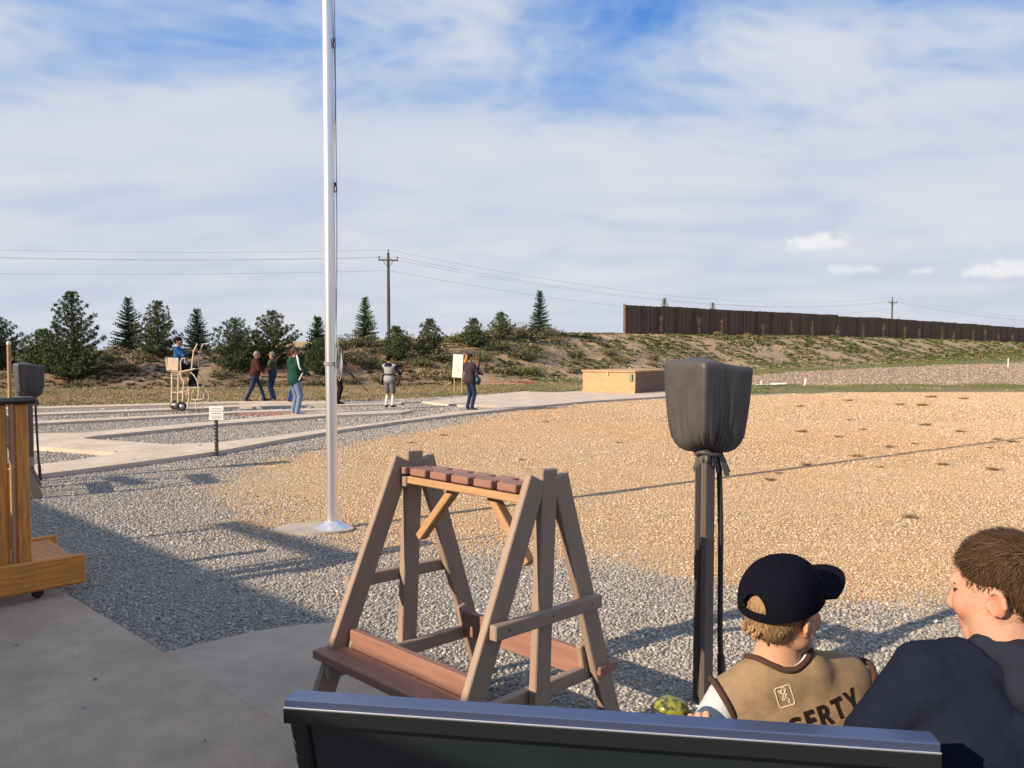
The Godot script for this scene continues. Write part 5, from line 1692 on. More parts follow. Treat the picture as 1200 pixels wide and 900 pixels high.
# ------------------------------------------------------------------ people on the range
func build_people() -> void:
	head_mb = body_mesh(head_prims(W, Color(0.42, 0.20, 0.15), EYE), 0.0075)
	hand_mb = body_mesh(hand_prims(W), 0.0055)
	hair_mb = body_mesh(hair_prims(W), 0.009)
	var skin := Color(0.52, 0.29, 0.19)
	var jeans := Color(0.030, 0.048, 0.105)
	# brown jacket, legs apart, turned to the right and away
	figure("person in a brown jacket and dark jeans standing with legs apart", Vector3(-8.42, 0.02, -25.15), -1.05, 0.94, {"shirt": Color(0.075, 0.030, 0.024), "pants": jeans, "skin": skin, "bulk": 1.22, "hem": 0.06, "hair": Color(0.35, 0.32, 0.30), "foot_l": Vector3(-0.05, 0, -0.34), "foot_r": Vector3(0.10, 0, 0.30), "lean": Vector3(0, 0, -0.10), "hand_l": Vector3(-0.06, 1.15, -0.42), "hand_r": Vector3(0.12, 1.10, -0.30), "look": Vector3(0.1, -0.05, -1)})
	shotgun(Vector3(-8.22, 0.98, -25.2), Vector3(-7.50, 1.72, -25.65), "shotgun held upward by the person in the brown jacket")
	# camouflage jacket, facing left
	figure("person in a dark camouflage jacket, pale cap and jeans facing the brown jacket", Vector3(-8.02, 0.02, -25.75), 1.5, 0.93, {"shirt": Color(0.075, 0.075, 0.055), "pants": Color(0.035, 0.062, 0.125), "skin": Color(0.56, 0.27, 0.18), "cap": Color(0.25, 0.23, 0.20), "bulk": 1.15, "hair": Color(0.3, 0.27, 0.24), "sleeve": Color(0.12, 0.115, 0.085), "hand_l": Vector3(-0.02, 1.02, -0.32), "hand_r": Vector3(0.12, 1.0, -0.28), "extra": [[Vector3(0.07, 0.06, -0.12), Vector3(0.07, 0.09, 0.06), Color(0.13, 0.10, 0.07)], [Vector3(-0.10, 0.28, -0.07), Vector3(0.06, 0.08, 0.07), Color(0.14, 0.12, 0.08)]], "look": Vector3(0, -0.1, -1)})
	# half hidden behind the green jacket
	figure("person in a navy top and blue jeans mostly hidden behind the green jacket", Vector3(-7.0, 0.06, -24.3), -0.9, 0.93, {"shirt": Color(0.02, 0.028, 0.05), "pants": Color(0.05, 0.08, 0.22), "skin": Color(0.50, 0.24, 0.17), "shoe": Color(0.10, 0.04, 0.03), "fore": Color(0.50, 0.24, 0.17), "hair": Color(0.06, 0.04, 0.03), "hand_l": Vector3(-0.24, 0.80, -0.05), "hand_r": Vector3(0.2, 1.0, -0.25)})
	# dark green hooded jacket
	var g := Color(0.022, 0.075, 0.055)
	var gm := figure("person in a dark green hooded jacket with white sleeve stripe and pale jeans", Vector3(-5.50, 0.05, -19.45), -0.72, 0.98, {"shirt": g, "pants": Color(0.20, 0.27, 0.40), "skin": Color(0.50, 0.26, 0.18), "shoe": Color(0.62, 0.64, 0.70), "bulk": 1.16, "baggy": 1.16, "hem": -0.02, "cap": Color(0.13, 0.11, 0.08), "hair": Color(0.10, 0.07, 0.05), "foot_l": Vector3(-0.13, 0, -0.05), "foot_r": Vector3(0.15, 0, 0.02), "hand_l": Vector3(-0.10, 1.02, -0.36), "hand_r": Vector3(0.14, 1.02, -0.36), "elbow_r": Vector3(0.5, -0.8, 0.5), "look": Vector3(0.15, -0.35, -1), "extra": [[Vector3(0, 0.47, 0.11), Vector3(0.12, 0.09, 0.07), g]]})
	var st := MB.new()
	st.tube([Vector3(0.17, 1.50, 0.045), Vector3(0.27, 1.42, 0.085), Vector3(0.315, 1.30, 0.09), Vector3(0.32, 1.20, 0.07), Vector3(0.325, 1.14, 0.03)], [0.018, 0.020, 0.020, 0.018], 6, W)
	put("sleeve_stripe", st, M.white, gm)
	var st2 := MB.new()
	st2.tube([Vector3(0.205, 1.06, -0.10), Vector3(0.218, 0.98, -0.04), Vector3(0.215, 0.88, 0.02)], [0.012, 0.014], 6, W)
	put("jacket_piping", st2, M.white, gm)
	# behind the flagpole
	figure("person with a bare forearm standing almost hidden behind the flagpole", Vector3(-5.27, 0.05, -23.2), -1.2, 1.0, {"shirt": Color(0.05, 0.04, 0.035), "pants": Color(0.018, 0.018, 0.022), "skin": Color(0.52, 0.25, 0.16), "fore": Color(0.52, 0.25, 0.16), "hair": Color(0.06, 0.04, 0.03), "hand_l": Vector3(-0.08, 1.13, -0.52), "hand_r": Vector3(0.12, 1.10, -0.48), "elbow_r": Vector3(0.5, -0.3, 0.6)})
	shotgun(Vector3(-5.10, 1.25, -23.2), Vector3(-4.42, 0.42, -23.5), "shotgun pointing at the ground beside the flagpole", Vector3(0.5, 1, 0))
	# child in white socks
	var kid := figure("person in navy sleeves, pale grey vest, grey shorts and long white socks", Vector3(-3.50, 0.06, -21.9), -0.25, 0.855, {"shirt": Color(0.40, 0.40, 0.42), "pants": Color(0.17, 0.165, 0.175), "sock": Color(0.78, 0.78, 0.80), "skin": Color(0.56, 0.30, 0.21), "shoe": Color(0.015, 0.015, 0.018), "sleeve": Color(0.020, 0.020, 0.045), "hair": Color(0.008, 0.008, 0.010), "hem": 0.02, "hand_l": Vector3(0.10, 1.05, -0.30), "hand_r": Vector3(0.22, 1.10, -0.30), "extra": [[Vector3(0, 0.48, 0.07), Vector3(0.13, 0.07, 0.07), Color(0.020, 0.020, 0.045)]], "look": Vector3(0.2, 0, -1)})
	var belt := MB.new()
	var bp := []
	for i in 25:
		var a := TAU * i / 24.0
		bp.append(Vector3(cos(a) * 0.168, 0.93 + 0.02 * sin(a), sin(a) * 0.140))
	belt.tube(bp, [0.018], 6, W)
	put("belt", belt, M.black, kid)
	var pouch := body_mesh([ell(Vector3(-0.22, 0.76, 0.02), Vector3(0.06, 0.11, 0.07), W, 0.02), cap(Vector3(-0.19, 0.93, 0.02), Vector3(-0.21, 0.82, 0.02), 0.03, 0.04, W, 0.03)], 0.02)
	put("shell_pouch", pouch, M.black, kid)
	shotgun(Vector3(-3.36, 0.66, -22.15), Vector3(-2.98, 1.58, -22.4), "shotgun held across the body by the person in white socks")
	# dark jacket and orange hair
	var wom := figure("person in a dark purple grey jacket and jeans with a teal tagged bag", Vector3(-1.14, 0.06, -20.85), -0.85, 0.88, {"shirt": Color(0.062, 0.048, 0.058), "pants": jeans, "skin": Color(0.50, 0.27, 0.18), "shoe": Color(0.20, 0.18, 0.17), "bulk": 1.10, "hem": 0.02, "hair": Color(0.06, 0.028, 0.016), "hair_col2": Color(0.62, 0.28, 0.06), "hair_extra": [[Vector3(-0.02, 0.03, 0.09), Vector3(-0.03, -0.16, 0.13), 0.046, 0.036]], "hand_l": Vector3(-0.02, 1.20, -0.36), "hand_r": Vector3(0.12, 1.12, -0.34), "lean": Vector3(0, 0, 0.03), "look": Vector3(0.1, -0.1, -1)})
	var bag := body_mesh([ell(Vector3(0.20, 0.80, -0.12), Vector3(0.06, 0.12, 0.09), W, 0.02), cap(Vector3(0.19, 0.96, -0.06), Vector3(0.20, 0.86, -0.1), 0.03, 0.045, W, 0.03)], 0.02)
	put("shell_bag", bag, M.black, wom)
	var lab := body_mesh([ell(Vector3(0.245, 0.84, -0.06), Vector3(0.018, 0.040, 0.035), W, 0.01)], 0.008)
	put("bag_tag", lab, mat(lin(0.02, 0.36, 0.38), 0.6), wom)
	shotgun(Vector3(-0.95, 0.74, -21.12), Vector3(-0.87, 1.82, -21.15), "shotgun held muzzle up by the person in the purple grey jacket", Vector3.RIGHT)
	build_scorer()

# high wheeled scoring chair and the person on it; own axes: x forward, y up
func build_scorer() -> void:
	var at := Vector3(-9.12, 0.06, -20.75)
	var t := thing("scoring_chair", "tall cream tubular scoring chair on two black wheels", "chair", at, 0.08)
	var r := 0.020
	var fr := func(called: String, pts: Array, rad: float) -> void:
		for z in [-0.24, 0.24]:
			var q := []
			for p in pts: q.append(Vector3(p.x, p.y, z))
			var mb := MB.new()
			mb.tube(q, [rad], 8, W)
			put(called, mb, M.cream, t)
	fr.call("rear_leg", [Vector2(0.03, 1.02), Vector2(0.02, 0.6), Vector2(0.0, 0.14)], 0.024)
	fr.call("front_leg", [Vector2(0.23, 1.04), Vector2(0.26, 0.92), Vector2(0.33, 0.78), Vector2(0.30, 0.4), Vector2(0.27, 0.03)], 0.024)
	fr.call("armrest", [Vector2(0.26, 0.95), Vector2(0.25, 1.30), Vector2(0.29, 1.40), Vector2(0.38, 1.41)], 0.018)
	fr.call("side_rail", [Vector2(0.24, 1.05), Vector2(0.50, 1.10), Vector2(0.62, 1.13)], 0.020)
	fr.call("hand_rail", [Vector2(0.53, 1.09), Vector2(0.57, 1.40), Vector2(0.60, 1.60), Vector2(0.70, 1.80)], 0.018)
	fr.call("curved_support", [Vector2(0.50, 1.05), Vector2(0.60, 0.95), Vector2(0.68, 0.80), Vector2(0.71, 0.64), Vector2(0.70, 0.42)], 0.018)
	fr.call("foot_hanger", [Vector2(0.42, 0.66), Vector2(0.42, 0.50), Vector2(0.38, 0.42)], 0.014)
	fr.call("step_leg", [Vector2(0.62, 0.30), Vector2(0.64, 0.18), Vector2(0.645, 0.02)], 0.016)
	fr.call("hoop", [Vector2(0.80, 0.24), Vector2(0.92, 0.22), Vector2(0.98, 0.33), Vector2(0.96, 0.48), Vector2(0.88, 0.56)], 0.012)
	fr.call("step_brace", [Vector2(0.70, 0.42), Vector2(0.68, 0.32)], 0.014)
	for p in [[0.02, 0.50], [0.30, 0.50], [0.62, 1.13], [0.70, 0.45], [0.88, 0.56], [0.03, 0.14]]:
		var mb := MB.new()
		mb.tube([Vector3(p[0], p[1], -0.24), Vector3(p[0], p[1], 0.24)], [0.014], 6, W)
		put("cross_tube", mb, M.cream, t)
	for z in [-0.24, 0.24]:
		board("side_tube", t, Vector3(0.02, 0.50, z), Vector3(0.30, 0.50, z), 0.03, 0.03, M.cream)
	board("seat", t, Vector3(0.0, 1.06, 0), Vector3(0.42, 1.06, 0), 0.46, 0.04, M.cream)
	board("backrest", t, Vector3(-0.10, 1.09, 0), Vector3(-0.12, 1.44, 0), 0.50, 0.03, M.cream, Vector3.RIGHT)
	for z in [-0.25, 0.25]:
		board("side_panel", t, Vector3(-0.08, 1.26, z), Vector3(0.20, 1.25, z), 0.02, 0.34, M.cream, Vector3.UP)
	board("footboard", t, Vector3(0.40, 0.63, 0), Vector3(0.70, 0.63, 0), 0.46, 0.025, M.cream)
	board("step", t, Vector3(0.50, 0.30, 0), Vector3(0.78, 0.30, 0), 0.46, 0.03, M.cream)
	for z in [-0.27, 0.27]:
		var x := 0.0 if z < 0.0 else 0.265
		for xx in [-0.10, 0.265]:
			if (xx < 0.0) != (z < 0.0): continue
			var w := MB.new()
			var prof := []
			for i in 13:
				var a := TAU * i / 12.0
				prof.append(Vector2(0.098 + 0.034 * cos(a), 0.04 * sin(a)))
			w.lathe(Transform3D(Basis(Vector3.RIGHT, PI / 2), Vector3(xx, 0.13, z)), prof, 28, W)
			var wn := put("wheel", w, M.rubber, t)
			var hub := MB.new()
			hub.lathe(Transform3D(Basis(Vector3.RIGHT, PI / 2), Vector3(xx, 0.13, z)), [Vector2(0.0, -0.03), Vector2(0.03, -0.03), Vector2(0.04, -0.012), Vector2(0.068, -0.01), Vector2(0.068, 0.01), Vector2(0.04, 0.012), Vector2(0.03, 0.03), Vector2(0.0, 0.03)], 20, W)
			put("hub", hub, M.aluminium, wn)
	var px := at + Vector3(0.13, 0.0, -0.01)
	figure("person in a blue shirt and black trousers seated on the tall scoring chair", px, -PI / 2 + 0.08, 0.98, {"shirt": Color(0.035, 0.13, 0.34), "pants": Color(0.012, 0.012, 0.014), "skin": Color(0.45, 0.25, 0.17), "sleeve": Color(0.035, 0.13, 0.34), "fore": Color(0.03, 0.028, 0.028), "hair": Color(0.012, 0.010, 0.010), "cap": Color(0.012, 0.012, 0.013), "shoe": Color(0.03, 0.03, 0.032), "hip": Vector3(0, 1.21, 0), "lean": Vector3(0, 0, 0.02), "foot_l": Vector3(-0.10, 0.655, -0.38), "foot_r": Vector3(0.11, 0.655, -0.34), "knee_l": Vector3(0, 0.6, -1), "knee_r": Vector3(0, 0.6, -1), "hand_l": Vector3(-0.20, 1.60, -0.44), "hand_r": Vector3(0.21, 1.62, -0.44), "elbow_l": Vector3(-0.2, -1, 0.2), "elbow_r": Vector3(0.2, -1, 0.2), "look": Vector3(0, 0.0, -1)})

# ------------------------------------------------------------------ bench with a dark panel back
const BN := Vector3(0.143, 0, -0.9897)
const BE := Vector3(0.9897, 0, 0.143)
func build_bench() -> void:
	var mid := (Vector3(-0.461, 0.0, -1.60) + Vector3(0.788, 0.0, -1.42)) * 0.5
	var t := thing("bench", "metal framed bench with a dark glossy panel for a backrest", "bench", mid)
	var hl := 0.6315
	var dn := (Vector3.DOWN * 0.955 + BN * 0.29).normalized()
	var up := -dn
	var pn := BE.cross(up).normalized()
	if pn.dot(BN) > 0.0: pn = -pn      # faces the camera side
	var o := Vector3.UP * 0.9375 - BN * 0.0275
	var bs := Basis(BE, Vector3.UP, BE.cross(Vector3.UP))
	var rail := MB.new()
	rail.box(Transform3D(bs, o - Vector3.UP * 0.010), Vector3(hl * 2.0, 0.020, 0.046), 0.0025, W)
	put("top_rail", rail, M.frame, t)
	var lip := MB.new()
	lip.box(Transform3D(bs, o - Vector3.UP * 0.035 - BN * 0.0245), Vector3(hl * 2.0, 0.030, 0.004), 0.001, W)
	put("rail_lip", lip, M.panelframe, t)
	var edge := MB.new()
	edge.box(Transform3D(bs, o - Vector3.UP * 0.0175 - BN * 0.0255), Vector3(hl * 2.0, 0.004, 0.003), 0.001, W)
	put("rail_edge", edge, M.aluminium, t)
	var fb := Basis(BE, up, BE.cross(up))
	var c := o + dn * 0.25
	var pan := MB.new()
	pan.box(Transform3D(fb, c), Vector3(hl * 2.0 - 0.07, 0.44, 0.012), 0.001, W)
	put("panel", pan, M.panel, t)
	for s in [-1.0, 1.0]:
		var st := MB.new()
		st.box(Transform3D(fb, c + BE * s * (hl - 0.019)), Vector3(0.036, 0.47, 0.036), 0.004, W)
		var sn := put("side_strip", st, M.black, t)
		var scr := MB.new()
		scr.lathe(Transform3D(Basis(BE, pn, BE.cross(pn)), c + BE * s * (hl - 0.022) - dn * 0.195 + pn * 0.0185), [Vector2(0.0065, 0.0), Vector2(0.006, 0.0025), Vector2(0.0, 0.003)], 12, W)
		put("screw", scr, M.black, sn)
		var chip := MB.new()
		for k in 3:
			chip.tube([c + BE * s * (hl - 0.004) - dn * (0.15 - 0.035 * k) + pn * 0.0187, c + BE * s * (hl - 0.009 + 0.002 * k) - dn * (0.138 - 0.035 * k) + pn * 0.0188], [0.0012, 0.0007], 4, W)
		put("bare_metal_chip", chip, M.aluminium, sn)
	var low := MB.new()
	low.box(Transform3D(fb, o + dn * 0.485), Vector3(hl * 2.0, 0.03, 0.04), 0.004, W)
	put("bottom_rail", low, M.frame, t)
	for k in 4:
		var p := BN * (0.20 + 0.115 * k) + Vector3.UP * 0.43
		board("seat_plank", t, p - BE * 0.60, p + BE * 1.16, 0.10, 0.035, M.brown)
	for s in [-0.52, 0.30, 1.0]:
		var b: Vector3 = BE * s
		board("leg", t, b + BN * 0.18 + Vector3.UP * 0.034, b + BN * 0.18 + Vector3.UP * 0.41, 0.05, 0.04, M.black, BN)
		board("leg", t, b + BN * 0.56 + Vector3.UP * 0.034, b + BN * 0.56 + Vector3.UP * 0.41, 0.05, 0.04, M.black, BN)
		board("seat_bearer", t, b + BN * 0.12 + Vector3.UP * 0.398, b + BN * 0.62 + Vector3.UP * 0.398, 0.04, 0.03, M.black)
	for s in [-0.45, 0.45]:
		board("back_support", t, BE * s + BN * 0.14 + Vector3.UP * 0.40, BE * s + o + dn * 0.44 - pn * 0.03, 0.04, 0.03, M.black)

# ------------------------------------------------------------------ the two boys on the bench
func wrinkle(mb: MB, sd: int, freq: Vector3, amp: float) -> void:
	var f := noise(sd, 1.0, 3)
	var g := noise(sd + 1, 1.0, 2)
	for i in mb.v.size():
		var p := mb.v[i]
		var q := p * freq
		var w := Vector3(q.x + 1.6 * q.y, q.y, q.z)
		var r := f.get_noise_3dv(w)
		mb.v[i] = p + mb.n[i] * amp * ((1.0 - absf(r) * 2.4) * 0.7 + g.get_noise_3dv(p * 14.0) * 0.5)
	smooth_normals(mb)
func strands(base: MB, xf: Transform3D, count: int, flow: Callable, length: float, width: float, cols: Array, sd: int, keep: Callable) -> MB:
	var r := RandomNumberGenerator.new()
	r.seed = sd
	var out := MB.new()
	var clump := noise(sd + 5, 70.0, 2)
	var made := 0
	var tries := 0
	while made < count and tries < count * 6:
		tries += 1
		var i := r.randi() % base.v.size()
		var p := base.v[i] + Vector3(r.randfn(0, 0.002), r.randfn(0, 0.002), r.randfn(0, 0.002))
		if not keep.call(p): continue
		made += 1
		var n := base.n[i]
		var L := length * r.randf_range(0.55, 1.25)
		var d: Vector3 = flow.call(p, n, r)
		d += Vector3(clump.get_noise_3dv(p), clump.get_noise_3dv(p + Vector3(1, 0, 0)) * 0.5, clump.get_noise_3dv(p + Vector3(0, 1, 0))) * 1.1
		d = (d - n * d.dot(n)).normalized()
		var side := d.cross(n).normalized()
		var col: Color = cols[0].lerp(cols[1], r.randf()) * r.randf_range(0.6, 1.35) * (1.0 + 0.55 * clump.get_noise_3dv(p * 0.6))
		var pts := []
		var lift := r.randf_range(0.04, 0.34) + 0.30 * maxf(0.0, clump.get_noise_3dv(p * 0.8))
		for k in 5:
			var u := k / 4.0
			pts.append(p + d * L * u + n * (lift * L * u * (1.2 - u) + 0.001) + side * L * 0.10 * sin(u * 3.0 + made))
		var first := out.v.size()
		for k in 5:
			var w := width * (1.0 - 0.8 * k / 4.0)
			out.vert(xf * (pts[k] - side * w), (xf.basis * (n - side * 0.5)).normalized(), col)
			out.vert(xf * (pts[k] + side * w), (xf.basis * (n + side * 0.5)).normalized(), col)
		for k in 4:
			var a := first + k * 2
			out.face(a, a + 1, a + 3, xf.basis * n); out.face(a, a + 3, a + 2, xf.basis * n)
	return out
func legs_of(x: float, zh: float, zk: float, s: float) -> Array:
	var pr := []
	var tr := Color(0.06, 0.065, 0.085)
	for q in [-1.0, 1.0]:
		pr.append(cap(Vector3(x + 0.08 * q * s, 0.535, zh), Vector3(x + 0.12 * q * s, 0.535, zk), 0.080 * s, 0.060 * s, tr, 0.03))
		pr.append(cap(Vector3(x + 0.12 * q * s, 0.535, zk), Vector3(x + 0.12 * q * s, 0.12, zk - 0.02), 0.058 * s, 0.046 * s, tr, 0.02))
		pr.append(cap(Vector3(x + 0.12 * q * s, 0.085, zk + 0.02), Vector3(x + 0.13 * q * s, 0.075, zk - 0.15), 0.044 * s, 0.036 * s, Color(0.03, 0.03, 0.035), 0.02))
	return pr
func surf_z(prims: Array, x: float, y: float, z0: float, z1: float) -> float:
	var a := z0
	var b := z0
	while b > z1:
		b -= 0.006
		if field_d(prims, Vector3(x, y, b)) < 0.0: break
		a = b
	for i in 10:
		var m := (a + b) * 0.5
		if field_d(prims, Vector3(x, y, m)) < 0.0: b = m
		else: a = m
	return (a + b) * 0.5
func build_capped_boy() -> void:
	var t := thing("person", "person in a black cap and khaki vest seated with back turned", "person", Vector3.ZERO)
	var skin := Color(0.58, 0.33, 0.215)
	var tee := Color(0.50, 0.52, 0.56)
	var hb := aim(Vector3(0.80, -0.03, -0.60), 0.05)
	var hx := Transform3D(hb, Vector3(0.636, 1.046, -1.785))
	# body
	var pr := [cap(Vector3(0.625, 0.84, -1.80), Vector3(0.634, 0.98, -1.79), 0.056, 0.050, skin, 0.02), cap(Vector3(0.57, 0.86, -1.80), Vector3(0.625, 0.90, -1.80), 0.03, 0.045, skin, 0.03), cap(Vector3(0.69, 0.87, -1.81), Vector3(0.63, 0.905, -1.80), 0.03, 0.045, skin, 0.03)]
	var Y := Basis(Vector3.UP, 0.12)
	pr.append(ell(Vector3(0.66, 0.74, -1.81), Vector3(0.17, 0.15, 0.085), tee, 0.05, Y))
	pr.append(ell(Vector3(0.66, 0.56, -1.81), Vector3(0.15, 0.17, 0.10), tee, 0.05, Y))
	pr.append(cap(Vector3(0.505, 0.835, -1.775), Vector3(0.41, 0.715, -1.73), 0.046, 0.040, tee, 0.02))
	pr.append(cap(Vector3(0.41, 0.715, -1.73), Vector3(0.437, 0.800, -1.672), 0.034, 0.024, skin, 0.012))
	pr.append(cap(Vector3(0.815, 0.850, -1.835), Vector3(0.875, 0.70, -1.90), 0.050, 0.042, tee, 0.02))
	pr.append(cap(Vector3(0.875, 0.70, -1.90), Vector3(0.80, 0.61, -2.05), 0.036, 0.025, skin, 0.012))
	pr.append_array(legs_of(0.66, -1.80, -2.12, 0.86))
	var mb := body_mesh(pr, 0.013)
	var head := body_mesh(head_prims(skin, Color(0.50, 0.20, 0.16), EYE), 0.004)
	mb.add(head, hx.scaled_local(Vector3(0.94, 0.94, 0.94)), null)
	hand_at(mb, Vector3(0.437, 0.800, -1.672), Vector3(0.41, 0.715, -1.73) + Vector3(0.09, -0.02, 0), Vector3(-0.2, -0.3, 0.9), false, skin, 0.80)
	hand_at(mb, Vector3(0.80, 0.61, -2.05), Vector3(0.875, 0.70, -1.90), Vector3(0, -1, 0), true, skin, 0.80)
	put("body", mb, M.skin, t)
	# vest
	var vs := [ell(Vector3(0.60, 0.765, -1.795), Vector3(0.125, 0.14, 0.095), W, 0.06, Y), ell(Vector3(0.745, 0.775, -1.81), Vector3(0.125, 0.14, 0.095), W, 0.08, Y), ell(Vector3(0.66, 0.56, -1.81), Vector3(0.165, 0.19, 0.115), W, 0.08, Y), cap(Vector3(0.61, 0.868, -1.80), Vector3(0.515, 0.842, -1.775), 0.042, 0.046, W, 0.05), cap(Vector3(0.69, 0.878, -1.815), Vector3(0.815, 0.862, -1.835), 0.042, 0.048, W, 0.05), cap(Vector3(0.60, 0.882, -1.785), Vector3(0.675, 0.890, -1.795), 0.046, 0.046, W, 0.04), cap(Vector3(0.582, 0.886, -1.758), Vector3(0.70, 0.900, -1.768), 0.030, 0.030, W, 0.05)]
	var cutv := vs.duplicate()
	cutv.append(cut(cap(Vector3(0.634, 0.90, -1.802), Vector3(0.634, 1.05, -1.80), 0.060, 0.085, W, 0.006)))
	var vm := body_mesh(cutv, 0.008)
	wrinkle(vm, 610, Vector3(7, 11, 7), 0.0022)
	put("vest", vm, M.vest, t)
	var trim := MB.new()
	var collar := MB.new()
	var ring := []
	var ring2 := []
	for i in 49:
		var a := TAU * i / 48.0
		var dx := cos(a)
		var dz := sin(a)
		# follow the cut edge: go down until the vest is met
		var px := 0.634 + dx * 0.072
		var pz := -1.802 + dz * 0.072
		var y := 1.0
		while y > 0.80 and field_d(vs, Vector3(px, y, pz)) > 0.0: y -= 0.002
		ring.append(Vector3(px, y + 0.003, pz))
		ring2.append(Vector3(0.634 + dx * 0.063, y + 0.001, -1.802 + dz * 0.064))
	trim.tube(ring, [0.0075], 7, W)
	collar.tube(ring2, [0.005], 7, W)
	for s in [[Vector3(0.498, 0.830, -1.775), Vector3(-0.82, -0.45, 0.05)], [Vector3(0.842, 0.846, -1.838), Vector3(0.86, -0.42, -0.12)]]:
		var ax: Vector3 = s[1].normalized()
		var u := ax.cross(Vector3.UP).normalized()
		var w := ax.cross(u)
		var arm := []
		for i in 25:
			var a := TAU * i / 24.0
			arm.append(s[0] + u * cos(a) * 0.054 + w * sin(a) * 0.054)
		trim.tube(arm, [0.008], 7, W)
	put("vest_trim", trim, M.vesttrim, t)
	put("shirt_collar", collar, M.tee, t)
	# embroidered letters and emblem laid on the back of the vest
	var font := SystemFont.new()
	font.font_names = PackedStringArray(["Droid Sans"])
	font.font_weight = 700
	var word := MB.new()
	for q in [["H", 0.560, 0.728, 0.20], ["A", 0.600, 0.764, 0.21], ["G", 0.640, 0.800, 0.22], ["E", 0.676, 0.814, 0.24], ["R", 0.709, 0.824, 0.27], ["T", 0.745, 0.836, 0.30], ["Y", 0.781, 0.848, 0.33]]:
		var tm := TextMesh.new()
		tm.text = q[0]; tm.font = font; tm.font_size = 64; tm.pixel_size = 0.00095; tm.depth = 0.003; tm.curve_step = 1.0
		var ar := tm.get_mesh_arrays()
		if ar.is_empty(): continue
		var vv: PackedVector3Array = ar[Mesh.ARRAY_VERTEX]
		var ii: PackedInt32Array = ar[Mesh.ARRAY_INDEX] if ar[Mesh.ARRAY_INDEX] != null else PackedInt32Array()
		var first := word.v.size()
		var rot := Basis(Vector3.BACK, q[3])
		for i in vv.size():
			var l := rot * Vector3(vv[i].x * 0.92, vv[i].y, 0)
			var x: float = q[1] + l.x
			var y: float = q[2] + l.y * 0.95
			var z := surf_z(vs, x, y, -1.62, -1.86)
			word.vert(Vector3(x, y, z + 0.0022 + vv[i].z), Vector3(0.05, 0.25, 0.97).normalized(), W)
		if ii.size() == 0:
			for i in vv.size(): word.ix.append(first + i)
		else:
			for i in ii: word.ix.append(first + i)
	put("name_lettering", word, M.thread, t)
	var emblem := MB.new()
	var lines := [[Vector2(-0.72, 0.95), Vector2(0.72, 0.95), Vector2(0.88, 0.82), Vector2(0.88, -0.82), Vector2(0.72, -0.95), Vector2(-0.72, -0.95), Vector2(-0.88, -0.82), Vector2(-0.88, 0.82), Vector2(-0.72, 0.95)], [Vector2(-0.08, 0.30), Vector2(-0.40, 0.42), Vector2(-0.52, 0.62), Vector2(-0.30, 0.60)], [Vector2(-0.40, 0.42), Vector2(-0.20, 0.50), Vector2(-0.18, 0.75)], [Vector2(0.02, 0.32), Vector2(0.22, 0.45), Vector2(0.30, 0.65), Vector2(0.15, 0.82), Vector2(-0.10, 0.84)], [Vector2(0.22, 0.45), Vector2(0.05, 0.62)], [Vector2(-0.08, 0.30), Vector2(0.10, 0.22), Vector2(0.30, 0.18), Vector2(0.12, 0.10), Vector2(0.06, -0.05)], [Vector2(-0.08, 0.30), Vector2(-0.14, 0.05), Vector2(-0.34, -0.18), Vector2(-0.30, -0.30), Vector2(-0.12, -0.28), Vector2(0.02, -0.14)], [Vector2(0.06, -0.05), Vector2(0.26, -0.24), Vector2(0.42, -0.42), Vector2(0.28, -0.58), Vector2(0.40, -0.80)]]
	for ln in lines:
		var pts := []
		for i in ln.size() - 1:
			for k in 4:
				var p2: Vector2 = ln[i].lerp(ln[i + 1], k / 4.0)
				pts.append(p2)
		pts.append(ln[-1])
		var w3 := []
		for p2 in pts:
			var pp: Vector2 = Vector2(p2.x * 0.021, p2.y * 0.026).rotated(0.27)
			var x := 0.619 + pp.x
			var y := 0.868 + pp.y * 0.92
			w3.append(Vector3(x, y, surf_z(vs, x, y, -1.62, -1.86) + 0.0015))
		emblem.tube(w3, [0.0012], 5, W)
	put("emblem", emblem, M.creamthread, t)
	# hair below the cap and in its opening
	var short := [ell(Vector3(0, 0.030, 0.014), Vector3(0.0755, 0.088, 0.0945), W, 0.01), ell(Vector3(0, -0.012, 0.052), Vector3(0.063, 0.060, 0.052), W, 0.02), cut(ell(Vector3(0, -0.070, -0.075), Vector3(0.10, 0.115, 0.080), W, 0.012)), cut(ell(Vector3(0, -0.13, 0.0), Vector3(0.11, 0.085, 0.10), W, 0.012)), cut(ell(Vector3(0.085, -0.030, -0.004), Vector3(0.035, 0.055, 0.045), W, 0.012)), cut(ell(Vector3(-0.085, -0.030, -0.004), Vector3(0.035, 0.055, 0.045), W, 0.012))]
	var hair := body_mesh(short, 0.005)
	var hh := MB.new()
	hh.add(hair, hx.scaled_local(Vector3(0.94, 0.94, 0.94)), Color(0.30, 0.19, 0.105))
	var hs := strands(hair, hx.scaled_local(Vector3(0.94, 0.94, 0.94)), 1800, func(p: Vector3, n: Vector3, r: RandomNumberGenerator) -> Vector3: return Vector3(r.randfn(0, 0.25), -1, -0.15), 0.013, 0.0007, [Color(0.27, 0.165, 0.09), Color(0.46, 0.31, 0.17)], 71, func(p: Vector3) -> bool: return p.y < 0.035 and p.z > 0.03)
	hh.add(hs, Transform3D.IDENTITY, null)
	var curls := MB.new()
	var rr := RandomNumberGenerator.new()
	rr.seed = 5
